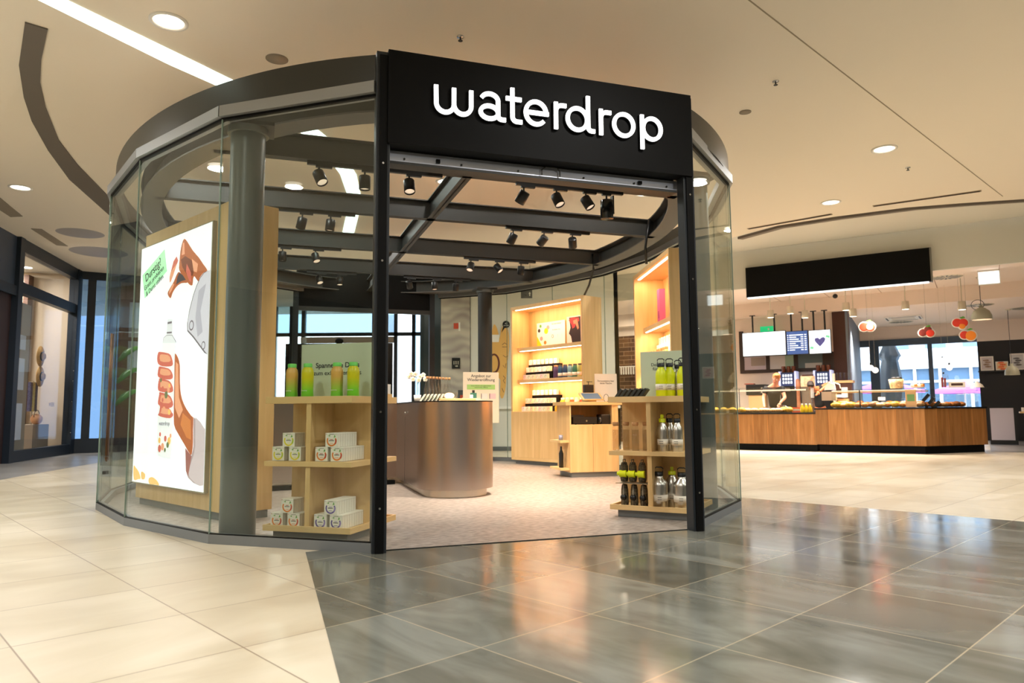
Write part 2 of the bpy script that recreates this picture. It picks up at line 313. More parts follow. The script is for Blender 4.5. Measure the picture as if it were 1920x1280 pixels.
# outer walls of the mall hall (behind and beside the camera)
wallp('wall_rear', (15, -8.9), (-15.9, -8.9), 0, 4.6, pm('hall wall', (150, 140, 126), .8))
wallp('wall_right', (14.9, 11.6), (14.9, -8.9), 0, 4.6, 'hall wall' if 0 else MATS['hall wall'])
wallp('wall_left', (-15.5, -8.9), (-15.5, 10), 0, 4.6, MATS['hall wall'])

# ------------------------------------------------------------------ the round glass shop
shop = thing('shop_pavilion', 'round glass shop pavilion with dark steel roof ring and open doorway', 'shop', (SH.x, SH.y, 0), SH.a)
VL = [(-.1, -.07), (-1.17, .73), (-1.92, 1.93), (-2.38, 3.2), (-2.5, 4.5)]; VL += [(u, 9-v) for u, v in VL[:4][::-1]]
VR = [(2.5, -.03), (3.60, .93), (4.13, 1.98), (4.58, 3.2), (4.72, 4.5)]; VR += [(u, 9-v) for u, v in VR[:4][::-1]]
def seg(a, b, z0, z1, off0, off1, m, mb):
    dx, dy = b[0]-a[0], b[1]-a[1]; l = hypot(dx, dy); nx, ny = -dy/l, dx/l
    mb.prism([(a[0]+nx*off0, a[1]+ny*off0), (b[0]+nx*off0, b[1]+ny*off0), (b[0]+nx*off1, b[1]+ny*off1), (a[0]+nx*off1, a[1]+ny*off1)], z0, z1, m)
EC = (1.15, 4.5)
for V, sgn in ((VL, -1), (VR, 1)):
    for i in range(len(V)-1):
        a, b = V[i], V[i+1]
        kick = MB(); seg(a, b, 0, .068, 0, sgn*.07, 'kick', kick); seg(a, b, .068, .074, sgn*.0, sgn*.03, 'black', kick); kick.build('base_kick_plate', shop)
        chan = MB(); seg(a, b, 3.225, 3.31, sgn*-.03, sgn*.10, 'beamgalv', chan); seg(a, b, 3.208, 3.226, sgn*.005, sgn*.04, 'black', chan); chan.build('glass_channel', shop)
        g = MB(); seg(a, b, .07, 3.215, sgn*.012, sgn*.024, 'glass', g); g.build('glass_panel', shop)
    for (u, v) in V[1:-1]: MB().cyl((u-.006*sgn, v, .07), (u-.006*sgn, v, 3.21), .006, 'glassedge', 6).build('glass_joint_seal', shop)
def ring(cx, cy, a, b, th, z0, z1, m, a0, a1, n=96, mb=None):
    mb = mb or MB(); o = circ(cx, cy, a, n, a0, a1, b); i = circ(cx, cy, a-th, n, a0, a1, b-th); full = len(o) == n
    k = len(o); v = [(x, y, z0) for x, y in o]+[(x, y, z1) for x, y in o]+[(x, y, z0) for x, y in i]+[(x, y, z1) for x, y in i]; f = []
    for q in range(k if full else k-1):
        r = (q+1) % k; f += [(q, r, k+r, k+q), (2*k+q, 3*k+q, 3*k+r, 2*k+r), (k+q, k+r, 3*k+r, 3*k+q), (q, 2*k+q, 2*k+r, r)]
    return mb.add(v, f, m, True) if 0 else mb.add(v, f, m, False)
A0 = -pi/2+math.asin(1.32/3.62); A1 = pi/2-math.asin(1.28/3.62)
fm = MB(); ring(*EC, 3.62, 4.82, .03, 3.285, 3.535, 'fascia', A0, A1, 72, fm); ring(*EC, 3.62, 4.82, .03, 3.285, 3.535, 'fascia', pi-A1, pi-(-pi/2+math.asin(1.235/3.62)), 72, fm)
o = fm.build('roof_fascia', shop)
for p in o.data.polygons: p.use_smooth = abs(p.normal.z) < .5
try: o.data.set_sharp_from_angle(angle=R(40))
except Exception: pass
rb = MB(); ring(1.08, 4.66, 3.33, 4.54, .22, 3.28, 3.295, pm('flange paint', (96, 92, 88), .45, metal=.3), 0, 2*pi, 96, rb); ring(1.08, 4.66, 3.23, 4.44, .02, 3.295, 3.50, 'beam', 0, 2*pi, 96, rb); ring(1.08, 4.66, 3.33, 4.54, .22, 3.50, 3.515, 'beam', 0, 2*pi, 96, rb)
rb.build('ring_beam', shop)
def hbeam(u0, u1, v, mb, axis='u', z0=3.28, z1=3.51, w=.1):
    bx = (lambda a, b, c, d, e, f: mb.box(a, b, c, d, e, f, 'beam')) if axis == 'u' else (lambda a, b, c, d, e, f: mb.box(c, d, a, b, e, f, 'beam'))
    bx(u0, u1, v-w/2, v+w/2, z0, z0+.012); bx(u0, u1, v-w/2, v+w/2, z1-.012, z1); bx(u0, u1, v-.006, v+.006, z0, z1)
def eu(v, s): return 1.08+s*3.2*math.sqrt(max(0, 1-((v-4.66)/4.43)**2))
BV = [1.68, 3.39, 5.31, 7.07]
for v in BV:
    m = MB(); hbeam(eu(v, -1), eu(v, 1), v, m); m.build('roof_beam', shop)
m = MB(); hbeam(.22, 9.0, 1.06, m, 'v'); m.build('roof_beam', shop)
for u, v in [(-.98, 1.0), (3.13, 8.0), (-.98, 8.0), (3.22, 1.0)]:
    m = MB(); m.cyl((u, v, 0), (u, v, 3.27), .135, 'col' if v < 5 else 'beam', 32).cyl((u, v, 3.2), (u, v, 3.25), .16, 'col', 32).box(u-.2, u+.2, v-.16, v+.16, 3.25, 3.28, 'beam'); m.build('steel_column', shop)
for u0, u1 in ((-.1, 0.0), (2.4, 2.5)):
    m = MB(); m.box(u0, u1, -.10, .0, 0, 3.53, 'post').box(u0+.02, u1-.02, -.115, -.10, .0, 3.5, 'black')
    for z in (.3, .95, 2.0, 2.7): m.cyl(((u0+u1)/2, -.116, z), ((u0+u1)/2, -.119, z), .008, 'chrome', 8)
    m.build('door_post', shop, .003)
for u0, u1 in ((-.35, -.25), (2.25, 2.35)): MB().box(u0, u1, 8.88, 8.98, 0, 3.53, 'post').build('door_post', shop)
m = MB(); m.box(0, 2.4, .0, .05, 2.765, 2.84, pm('brushed aluminium lintel', (186, 192, 204), .35, metal=.85)); m.box(0, 2.4, .0, .12, 2.745, 2.765, 'beam').box(0, 2.4, .05, .1, 2.77, 3.5, 'beam')
for u in (.12, .55, 1.0, 1.55, 2.0, 2.3): m.cyl((u, -.002, 2.785), (u, -.008, 2.785), .008, 'beam', 8)
for u in (.37, 2.05): m.box(u-.015, u+.015, -.02, 0, 2.78, 2.805, 'black')
m.build('door_lintel', shop)
MB().tube([(1.19, -.02, 2.77), (1.19, -.02, 2.81), (1.22, -.03, 2.832), (1.31, -.03, 2.832), (1.34, -.02, 2.81), (1.34, -.02, 2.77)], .005, 'beam').build('pull_loop', shop)
m = MB(); m.box(-.3, 2.3, 8.9, 9.12, 2.93, 3.62, 'black').box(-.25, 2.25, 8.86, 8.94, 2.86, 2.94, 'beam'); m.build('rear_header', shop)
# shop floor
pts = [(0, 0), (2.4, 0)]+VR+VL[::-1]
MB().prism([(0, .0), (2.4, .0)]+[(u-.02, v) for u, v in VR]+[(u+.02, v) for u, v in VL[::-1]], -.02, .004, 'vinyl').build('shop_floor', shop)
MB().box(0, 2.4, -.012, .0, 0, .006, 'black').build('threshold', shop)
# hanging cables
for pth, l in [([(4.03, 3.3, 3.5), (3.98, 3.28, 3.3), (3.96, 3.3, 3.1), (4.0, 3.35, 2.9)], 'black cable dropping from the roof beam to the right lit shelf'), ([(4.13, 5.3, 3.45), (4.12, 5.25, 3.2), (4.2, 5.6, 3.0), (4.22, 5.85, 2.86)], 'black cable dropping from the roof beam to the tall lit shelf')]:
    tag(MB().tube([SH.w(*p) for p in pth], .018, 'blackp').build('power_cable'), l, 'cable')
# ------------------------------------------------------------------ sign
sg = thing('shop_sign', 'black box sign with lit white waterdrop lettering over the doorway', 'sign', (SH.x, SH.y, 0), SH.a)
MB().box(-.02, 2.476, -.13, -.0, 2.85, 3.54, 'black').build('sign_box', sg, .002)
LW = .031
def arc(cx, cz, rx_, rz_, a0, a1, n=20): return [(cx+rx_*cos(R(a0+(a1-a0)*i/n)), cz+rz_*sin(R(a0+(a1-a0)*i/n))) for i in range(n+1)]
GL = [
 [[(.320, 3.308), (.322, 3.19)]+arc(.388, 3.178, .066, .066, 180, 360)+[(.454, 3.302)], arc(.519, 3.178, .065, .066, 180, 360)+[(.584, 3.30)]],
 [[(.664, 3.262)]+arc(.727, 3.245, .065, .052, 150, 0)+[(.792, 3.14)]+arc(.822, 3.135, .03, .026, 180, 270)+[(.852, 3.109)], arc(.724, 3.155, .068, .049, -4, 356)],
 [[(.905, 3.367), (.905, 3.15)]+arc(.94, 3.145, .035, .036, 180, 270)+[(.982, 3.109)], [(.853, 3.282), (.977, 3.282)]],
 [arc(1.094, 3.197, .083, .088, 0, 318, 30), [(1.012, 3.197), (1.196, 3.197)]],
 [[(1.257, 3.306), (1.257, 3.092)], [(1.257, 3.22)]+arc(1.307, 3.232, .05, .052, 180, 90, 8)+[(1.343, 3.284)]],
 [arc(1.436, 3.193, .082, .086, 0, 360, 30), [(1.527, 3.388), (1.527, 3.15)]+arc(1.556, 3.14, .029, .03, 180, 270)+[(1.583, 3.110)]],
 [[(1.637, 3.300), (1.637, 3.090)], [(1.637, 3.216)]+arc(1.687, 3.228, .05, .05, 180, 90, 8)+[(1.726, 3.278)]],
 [arc(1.836, 3.195, .085, .088, 0, 360, 30)],
 [[(1.999, 3.300), (1.999, 3.018)], arc(2.088, 3.193, .080, .086, 0, 360, 30)]]
for gl in GL:
    m = MB()
    for k, st in enumerate(gl):
        m.ribbon(st, LW+.012, -.150, -.13+k*.0004, 'black'); m.ribbon(st, LW, -.166-k*.0006, -.1504, 'letters')  # the wider black stroke paints a shadow behind each letter
    m.build('letter', sg)
# ------------------------------------------------------------------ track lights
trackm = 'blackp'
TRK = [(1.68, -.484, .80, [(-.376, 25, -20, 'facing the picture'), (.047, 0, 0, ''), (.472, 20, 0, '')]), (1.68, 1.569, 2.783, [(1.655, -30, 24, ''), (2.015, 25, -14, ''), (2.349, 22, -22, '')]),
       (3.39, -.709, .155, [(-.445, -5, 12, ''), (-.127, 0, 6, '')]), (3.39, 2.025, 3.185, [(2.124, -14, 22, ''), (2.545, -40, 30, ''), (2.941, -40, -25, '')]),
       (5.31, -.692, .18, [(-.621, 0, 0, ''), (-.179, 25, -14, '')]), (5.31, 1.995, 3.15, [(2.104, 22, 20, ''), (2.519, 28, -28, ''), (2.911, -6, 4, '')]),
       (7.07, -.2, .6, [(-.01, 28, -14, ''), (.327, 12, 0, '')]), (7.07, 1.4, 2.584, [(1.491, -35, -20, ''), (1.94, 8, 0, ''), (2.32, -12, 0, '')])]
sdesc = ['left', 'middle', 'right', 'fourth']
rdesc = ['nearest roof beam, left of the door post', 'nearest roof beam, just inside the doorway', 'second roof beam, seen through the left glass', 'second roof beam, right half', 'third roof beam, seen through the left glass', 'third roof beam, right half', 'rearmost roof beam, seen through the left glass', 'rearmost roof beam, right half']
spot0 = None
for ti, (v, u0, u1, sp_) in enumerate(TRK):
    tag(MB().box(u0, u1, -.018, .018, -.036, 0, trackm).build('light_track', loc=SH.w(0, v, 3.28), rz=SH.a), 'black light track under the '+rdesc[ti], 'light track')
    for k, (u, tx, ty, _) in enumerate(sp_):
        lab = '%s black spotlight under the %s' % (sdesc[k], rdesc[ti].replace('seen through the left glass', 'left half')); loc = SH.w(u, v, 3.244)
        if spot0 is None:
            s0 = spot0 = thing('track_spotlight', lab, 'spotlight', loc, SH.a, 'track spotlights')
            MB().box(-.03, .12, -.017, .017, -.02, 0, trackm).build('adapter', s0); MB().cyl((0, 0, -.02), (0, 0, -.075), .009, trackm, 10).build('stem', s0)
            h = MB().lathe([(.001, .03), (.05, .03), (.054, .024), (.054, -.10), (.048, -.104), (.048, -.085)], pm('spot housing', (30, 30, 31), .35, metal=.3), 28).build('housing', s0); h.location = (0, 0, -.09)
            MB().lathe([(.001, -.086), (.048, -.086)], 'spotface', 24).build('lens', h)
            sx = s0
        else: sx = dup(spot0, loc, SH.a, lab)
        for c in sx.children:
            if c.name.startswith('housing'): c.rotation_euler = (R(-tx), R(ty), 0)
loc = SH.w(2.59, 1.68, 3.244); t = thing('projector_spotlight', 'large black image projector spotlight at the right end of the nearest track', 'spotlight', loc, SH.a)
MB().box(-.05, .05, -.017, .017, -.02, 0, trackm).build('adapter', t); MB().box(.06, .075, -.03, .03, -.22, -.02, trackm).cyl((0, 0, -.02), (0, 0, -.07), .01, trackm).build('bracket', t)
MB().lathe([(.001, 0), (.062, 0), (.068, -.01), (.068, -.20), (.06, -.205), (.001, -.205)], pm('gloss black', (10, 10, 11), .2), 28, c=(0, 0, -.07)).build('housing', t)
for u, v, e in [(-.376, 1.68, 10), (2.0, 1.68, 25), (2.35, 1.68, 20), (2.5, 3.39, 25), (2.1, 5.31, 18), (2.52, 5.31, 20), (.1, 3.39, 12), (.0, 5.31, 12)]:
    area('track_spot_lamp', SH.w(u, v, 3.02), .08, e, (1, .84, .66), spread=R(80), rot=(R(18), R(-12 if u < 1 else 12), 0))

# ------------------------------------------------------------------ product builders
def carton(kind, cols, label):
    t = thing('drink_cube_carton', label, 'box'); w_, d_, h_ = .105, .034, .104
    MB().box(-w_/2, w_/2, 0, d_, 0, h_, pm('carton white', (232, 226, 212), .55)).build('carton', t, .0015)
    m = MB(); y = -.0006
    m.ribbon([(.036*cos(R(a)), .047+.036*sin(R(a))) for a in range(150, 391, 12)], .011, y, 0, cols[0])
    m.ribbon([(.037*cos(R(a)), .047+.037*sin(R(a))) for a in range(-40, 30, 14)], .012, y-.0005, 0, cols[1])
    m.flat([(-.03, .083), (-.012, .09), (-.014, .078)], y, cols[2]); m.flat([(.018, .07), (.026, .092), (.034, .074)], y, cols[2])
    for k in range(9): m.box(-.020+k*.0046, -.017+k*.0046, y-.0008, 0, .045, .05, 'text')
    m.box(-.012, .012, y-.0005, 0, .054, .058, cols[1]).box(-.014, .014, y-.0005, 0, .026, .029, cols[0]).box(-.048, -.043, y, 0, .094, .099, cols[1]).box(-.02, .02, y, 0, .094, .0965, 'text')
    m.build('printed_front', t)
    MB().box(-w_/2-.0004, w_/2+.0004, .002, .0035, .0, h_-.01, pm('fold line', (190, 176, 154), .7)).box(-w_/2-.0004, w_/2+.0004, 0, d_, h_-.012, h_-.0105, 'fold line' if 0 else MATS['fold line']).build('flap_seam', t)
    return t
OR = pm('orange print', (226, 126, 40), .5); RD = pm('red print', (196, 70, 40), .5); YL = pm('yellow print', (226, 208, 30), .5); YG = pm('lime print', (176, 196, 40), .5); GN = pm('leaf print', (96, 160, 60), .5); PU = pm('purple print', (92, 76, 146), .5); LV = pm('lavender print', (150, 130, 190), .5)
CY = carton('y', (YL, YG, GN), 'x'); CO = carton('o', (OR, RD, GN), 'x'); CP = carton('p', (PU, LV, GN), 'x')
USED = set()
def put(proto, fr, x, y, z, rz=0, label=None, group=None):
    loc = fr.w(x, y, z)
    if id(proto) not in USED:
        USED.add(id(proto)); proto.location = loc; proto.rotation_euler = (0, 0, fr.a+rz); proto['label'] = label
        if group: proto['group'] = group
        return proto
    return dup(proto, loc, fr.a+rz, label, group)
def bottle(label, body, cap, r, h, neck, capkind='loop', band=True, cat='bottle', nm='steel_bottle'):
    t = thing(nm, label, cat)
    MB().lathe([(.001, 0), (r*.94, 0), (r, .006), (r, h*.70), (r*.92, h*.80), (neck+.004, h*.91), (neck, h*.94), (neck, h), (.001, h)], body, 32).build('body', t)
    if band: 
        o = MB().lathe([(r+.0008, h*.22), (r+.0012, h*.22), (r+.0012, h*.42), (r+.0008, h*.42)], 'label', 32).build('paper_band', t)
        m = MB()
        for k in range(5):
            for q in range(2): m.box(-.016+k*.007, -.0115+k*.007, -r-.003, -r+.001, h*(.27+.07*q), h*(.285+.07*q), 'text')
        m.build('print', o)
    m = MB(); m.lathe([(neck+.004, h-.004), (neck+.004, h+.026), (neck, h+.03), (.001, h+.03)], cap, 20)
    if capkind == 'loop': m.tube([(-neck, 0, h+.028), (-neck-.002, 0, h+.06), (-neck*.6, 0, h+.07), (neck*.6, 0, h+.07), (neck+.002, 0, h+.06), (neck, 0, h+.028)], .005, cap)
    if capkind == 'spout': m.box(-.012, .012, -.011, .011, h+.03, h+.065, cap).cyl((-.014, 0, h+.05), (.014, 0, h+.05), .01, cap)
    m.build('cap', t); return t
# ------------------------------------------------------------------ gondola shelves
def gondola(name, label, fr):
    t = thing(name, label, 'display shelf', (fr.x, fr.y, 0.004), fr.a)
    MB().box(-.315, .315, -.315, .315, 0, .066, 'kick').build('plinth', t, .002)
    m = MB(); m.box(-.37, .37, -.37, .37, .066, .09, 'wood')
    for a in ((-.37, .37, -.37, -.352), (-.37, .37, .352, .37), (-.37, -.352, -.352, .352), (.352, .37, -.352, .352)): m.box(*a, .09, .11, 'wood')
    m.build('bottom_tray', t, .0015)
    MB().box(-.37, .37, -.37, .37, .544, .582, 'wood').build('middle_shelf', t, .0015)
    MB().box(-.37, .37, -.37, .37, 1.014, 1.066, 'wood').build('top_board', t, .0015)
    for z0, z1 in ((.09, .544), (.582, 1.014)):
        MB().box(-.02, .02, -.355, .35, z0, z1, 'woodv').build('upright_divider', t); MB().box(-.36, -.02, -.018, .018, z0, z1, 'woodv').box(.02, .36, -.018, .018, z0, z1, 'woodv').build('cross_divider', t)
    return t
FL = Fr(-1.4233, 5.7736, R(-17)); FRR = Fr(1.3645, 6.7142, R(-28))
gondola('display_gondola', 'low ash wood display shelf behind the left front glass, holding small cartons', FL)
gondola('display_gondola', 'low ash wood display shelf right of the doorway, holding drinking bottles', FRR)
ZM, ZB = .588, .096
def stack(pr, fr, x, z, n, first, rest, group, y=-.335, mir=0):
    for k in range(n): put(pr, fr, x, y+.0352*k, z, 0, first if k == 0 else rest, group)
for pr, z, nm, sh, side in ((CY, ZM, 'yellow citrus', 'middle shelf', 0), (CO, ZB, 'orange fruit', 'bottom tray', 0), (CO, ZM, 'orange fruit', 'middle shelf', 1), (CP, ZB, 'purple fruit', 'bottom tray', 1)):
    x0 = (-.272, -.127, -.183) if side == 0 else (.101, .231, .185); where = 'left' if side == 0 else 'right'
    ns = (4, 4, 4) if side == 0 else (4, 9, 8)
    for i, (x, n) in enumerate(zip(x0, ns)):
        pos = ['lower left', 'lower right', 'top'][i]
        stack(pr, FL, x, z+(.105 if i == 2 else 0), n, 'front %s carton, %s of pyramid, %s bay, %s' % (nm, pos, where, sh),
              'carton filed behind the %s %s carton, %s bay, %s' % (pos, nm, where, sh), 'cartons on the left gondola')
# gradient bottles on top of the left gondola
def gbottle(label, mat): 
    t = thing('gradient_bottle', label, 'bottle')
    MB().lathe([(.001, 0), (.043, 0), (.047, .004), (.044, .06), (.046, .13), (.047, .19), (.042, .218), (.032, .232), (.031, .238)], mat, 32).build('body', t)
    MB().lathe([(.033, .236), (.034, .262), (.03, .266), (.001, .266)], pm('soft green cap', (110, 205, 90), .45), 24).build('cap', t)
    text('waterdrop', .012, 'white', t, (0, -.0465, .05)); return t
GO = grad('orange to green coat', (120, 205, 60), (214, 166, 82), .03, .16); GY = grad('yellow to green coat', (118, 208, 48), (206, 198, 0), .05, .15)
G1 = gbottle('', GO); G2 = gbottle('', GY)
put(G1, FL, -.277, -.17, 1.066, 0, 'leftmost orange to green gradient bottle on the left gondola', 'gradient bottles'); put(G2, FL, -.135, -.17, 1.066, 0, 'yellow to green gradient bottle beside the leftmost orange one', 'gradient bottles')
put(G1, FL, .125, -.17, 1.066, 0, 'orange to green gradient bottle in front of the deals card', 'gradient bottles'); put(G2, FL, .266, -.17, 1.066, 0, 'yellow to green gradient bottle nearest the left door post', 'gradient bottles')
def card(name, label, fr, x0, x1, y, z0, z1, body, size, mat='greenish', tz=.6, cat='sign', rz=0, lab_loc=None, align='CENTER'):
    t = thing(name, label, cat, fr.w(x0, y, z0), fr.a+rz); W_, H_ = x1-x0, z1-z0
    MB().box(0, W_, 0, .006, 0, H_, mat).build('card', t)
    if body: text(body, size, 'text', t, (W_/2 if align == 'CENTER' else .03, -.001, H_*tz), align=align)
    return t
t = card('sign_card', 'large pale green deals card standing on the left gondola', FL, -.345, .312, .06, 1.066, 1.505, '', .04, 'greenish')
text('Spannende Deals', .058, 'text', t, (.335, -.001, .245), bold=.0008); text('zum exklusiven Preis', .052, 'text', t, (.335, -.001, .185))
t = card('sign_card', 'small cream card at the rear left corner of the left gondola top', FL, -.365, -.19, .27, 1.066, 1.215, 'Hallo de\nvon L', .026, 'cream', .62)
t = thing('tester_box', 'small white box with a wooden tray at the right end of the left gondola top', 'box', FL.w(.29, .27, 1.066), FL.a); MB().box(-.06, .06, -.05, .05, 0, .03, 'wood').build('tray', t); MB().box(-.05, .05, -.03, .045, .03, .11, 'white').build('box', t)
# right gondola contents
SB = bottle('', 'brsteel', 'yellowb', .047, .262, .026, 'spout'); put(SB, FRR, .09, -.24, .582, 0, 'steel bottle with yellow cap on the middle shelf of the right gondola', 'steel bottles')
SB2 = bottle('', 'brsteel', 'blackp', .047, .262, .026, 'loop'); put(SB2, FRR, .225, -.25, .582, 0, 'steel bottle with black loop cap on the middle shelf next to the right door post', 'steel bottles')
put(SB2, FRR, .125, -.13, .582, 0, 'steel bottle half hidden behind the yellow capped one, middle shelf', 'steel bottles')
FB = bottle('', 'brsteel', 'blackp', .074, .285, .034, 'loop'); put(FB, FRR, .05, -.25, .09, .3, 'wide steel bottle with black loop cap in the bottom tray', 'wide steel bottles')
FB2 = bottle('', 'brsteel', 'yellowb', .06, .285, .03, 'spout'); put(FB2, FRR, .125, -.10, .09, .2, 'wide steel bottle with yellow spout behind, in the bottom tray', 'wide steel bottles')
put(FB, FRR, .255, -.25, .09, .1, 'wide steel bottle partly behind the right door post, bottom tray', 'wide steel bottles')
YB = bottle('', 'yellowb', 'blackp', .05, .275, .028, 'loop'); 
for x, y, l in [(.07, -.17, 'front neon yellow bottle with black loop cap on the right gondola'), (.135, -.12, 'second neon yellow bottle, just behind the front one'), (.26, -.15, 'neon yellow bottle beside the right door post')]: put(YB, FRR, x, y, 1.066, .2, l, 'neon yellow bottles')
put(SB2, FRR, .195, -.06, 1.066, 0, 'steel bottle between the neon yellow bottles on top', 'steel bottles')
t = card('sign_card', 'pale green card behind the yellow bottles on the right gondola', FRR, -.2, .24, .08, 1.066, 1.50, 'Deine Flasche\nfür alle Fälle', .042, 'greenish', .68)
gb = thing('glass_bottle', '', 'bottle'); MB().lathe([(.001, 0), (.03, 0), (.033, .004), (.033, .19), (.028, .215), (.025, .222), (.025, .235)], 'clear', 24).build('body', gb); MB().lathe([(.024, .225), (.029, .235), (.029, .26), (.001, .26)], 'cork', 20).build('cork_cap', gb)
MB().lathe([(.001, .004), (.029, .004), (.029, .19), (.001, .19)], glass('milky water', (.86, .84, .80), .02, .3), 20).build('water', gb)
for x, y, l in [(-.335, -.27, 'clear glass bottle with cork cap at the left edge of the middle shelf'), (-.262, -.2, 'clear glass bottle with cork cap, second from the left on the middle shelf'), (-.155, -.26, 'clear glass bottle with cork cap, third from the left on the middle shelf'), (-.075, -.2, 'clear glass bottle with cork cap beside the divider')]: put(gb, FRR, x, y, .582, 0, l, 'glass bottles with cork caps')
nb = thing('filter_box', '', 'box'); Tt = Matrix.Rotation(R(38), 4, 'Y')
MB().box(0, .022, -.05, .05, 0, .10, pm('dark slate box', (42, 46, 42), .5), T=Tt).build('box', nb); MB().box(-.001, .0, -.03, .03, .02, .06, 'label', T=Tt).build('sticker', nb)
for k in range(6):
    l = '%s leaning dark box from the left on the right gondola top' % ['first', 'second', 'third', 'fourth', 'fifth', 'sixth'][k]
    o = put(nb, FRR, -.345+.046*k, -.22, 1.068, 0, l, 'leaning dark boxes')
po = pm('speckled sleeve', (106, 92, 66), .8, noise=((34, 30, 22), 60))
sl = thing('bottle_sleeve', '', 'bottle sleeve'); MB().lathe([(.001, 0), (.04, .004), (.046, .03), (.044, .14), (.03, .175), (.001, .18)], po, 14, T=Matrix.Diagonal((.75, 1, 1, 1))).build('sleeve', sl)
MB().tube([(0, -.03, .17), (0, -.03, .2), (0, .03, .2), (0, .03, .17)], .004, pm('grey cord', (130, 120, 104), .8)).build('loop_cord', sl); MB().cyl((-.055, -.03, .075), (-.03, -.03, .075), .018, 'yellowb').cyl((-.03, -.03, .075), (.03, -.03, .075), .032, 'yellowb').build('clip', sl)
for k, x in enumerate((-.27, -.19, -.1)):
    put(sl, FRR, x, -.25, .305, 0, '%s speckled sleeve with yellow clip, upper row, right gondola' % ['left', 'middle', 'right'][k], 'bottle sleeves')
sl2 = thing('bottle_sleeve', '', 'bottle sleeve'); MB().lathe([(.001, 0), (.04, .004), (.045, .03), (.04, .15), (.03, .19), (.001, .195)], po, 14, T=Matrix.Diagonal((.75, 1, 1, 1))).build('sleeve', sl2)
MB().tube([(0, -.05, .0), (.004, -.048, .1), (0, -.03, .2), (0, .03, .2)], .006, MATS['grey cord']).build('loop_cord', sl2); MB().ball((0, -.035, .08), .03, 'blackp').build('black_clip', sl2)
for k, x in enumerate((-.27, -.18, -.09)):
    put(sl2, FRR, x, -.25, .092, 0, '%s speckled sleeve with black clip, lower row, right gondola' % ['left', 'middle', 'right'][k], 'bottle sleeves')
MB().box(-.33, -.04, -.32, -.18, .292, .297, pm('wire grid', (150, 140, 120), .4, metal=.5)).build('sleeve_rack', [o for o in COL.objects if o.name.startswith('display_gondola') and abs(o.location.x-FRR.x) < .01][0])
# ------------------------------------------------------------------ steel sales counter
out = [(.86, 4.52), (.84, 3.07)]+circ(1.28, 3.07, .44, 24, pi, 2*pi)[1:-1]+[(1.72, 3.07), (1.74, 5.15), (-2.1, 4.75), (-2.1, 4.05)]
def inset(P, d):
    n = len(P); r = []
    for i in range(n):
        a, b, c = Vector(P[i-1]), Vector(P[i]), Vector(P[(i+1) % n]); e1 = (b-a).normalized(); e2_ = (c-b).normalized(); n1 = Vector((-e1.y, e1.x)); n2 = Vector((-e2_.y, e2_.x)); nn = n1+n2
        k = d/max(.3, nn.dot(n1)); r.append(tuple(b+nn*k))
    return r
ct = thing('sales_counter', 'curved brushed steel sales counter in the middle of the shop', 'counter', (SH.x, SH.y, .004), SH.a)
o = MB().prism(out, .088, 1.052, 'steel', smooth=True).build('steel_body', ct)
try: o.data.set_sharp_from_angle(angle=R(35))
except Exception: pass
MB().prism(inset(out, -.004), 1.052, 1.064, 'black').build('worktop', ct)
MB().prism(inset(out, .07), 0, .088, pm('counter plinth', (200, 190, 176), .25, metal=.9)).build('plinth', ct)
MB().prism([(-2.05, 4.03), (.84, 4.50), (.84, 4.6), (-2.05, 4.2)], 0, .05, 'black').build('floor_strip', ct)
MB().cyl((.84, 3.78, .93), (.825, 3.78, .93), .014, 'chrome').build('door_knob', ct)
MB().box(.836, .838, 3.80, 3.806, .1, .88, 'beam').build('door_gap', ct)
ZC = 1.068
or_ = thing('orchid_plant', 'white orchid in a small pot on the left part of the steel counter', 'plant', SH.w(.93, 3.5, ZC), SH.a)
MB().lathe([(.001, 0), (.035, 0), (.045, .08), (.04, .08)], 'white', 20).build('pot', or_)
MB().tube([(0, 0, .06), (.005, 0, .16), (.0, 0, .26), (-.03, 0, .32), (-.09, 0, .31)], .003, pm('stem green', (90, 120, 50), .6)).tube([(.0, 0, .2), (.03, 0, .28), (.07, 0, .31)], .003, MATS['stem green']).build('stem', or_)
pe = pm('orchid petal', (246, 240, 230), .6)
for fx, fz in ((-.10, .30), (-.06, .27), (-.03, .33), (.03, .30), (.07, .32), (.01, .26), (.09, .27), (-.075, .335)):
    m = MB()
    for k in range(5): m.ball((.016*cos(R(90+72*k)), 0, .016*sin(R(90+72*k))), .016, pe, (1, .35, 1), 8)
    m.ball((0, -.006, 0), .006, YL, n=8); m.build('blossom', or_, loc=(fx, -.01*(fz*10 % 3), fz))
tr = thing('wooden_tray', 'round edged wooden tray carrying the carafes on the steel counter', 'tray', SH.w(1.27, 3.0, ZC), SH.a); MB().box(-.20, .22, -.1, .16, 0, .03, 'wood').build('tray', tr, .004)
cf_ = thing('carafe_bottle', '', 'carafe'); MB().lathe([(.001, 0), (.04, 0), (.043, .01), (.038, .14), (.02, .23), (.018, .28)], glass('carafe glass', (.93, .95, .96), .10, 1), 18).build('body', cf_); MB().lathe([(.012, .27), (.016, .275), (.016, .30), (.001, .30)], 'cork', 14).build('cork', cf_)
for k in range(8): put(cf_, SH, 1.02+.048*k, 3.36+.04*k, ZC+.0, 0, 'clear corked carafe, number %s from left in the slanting counter row' % ['one', 'two', 'three', 'four', 'five', 'six', 'seven', 'eight'][k], 'carafes on the counter')
fl_ = thing('paper_pouch', '', 'pouch'); Tp = Matrix.Rotation(R(35), 4, 'Y'); MB().box(0, .006, -.05, .05, 0, .10, 'cream', T=Tp).build('pouch', fl_); MB().box(-.001, 0, -.03, .03, .03, .06, pm('pale green ink', (170, 190, 160), .6), T=Tp).build('print', fl_)
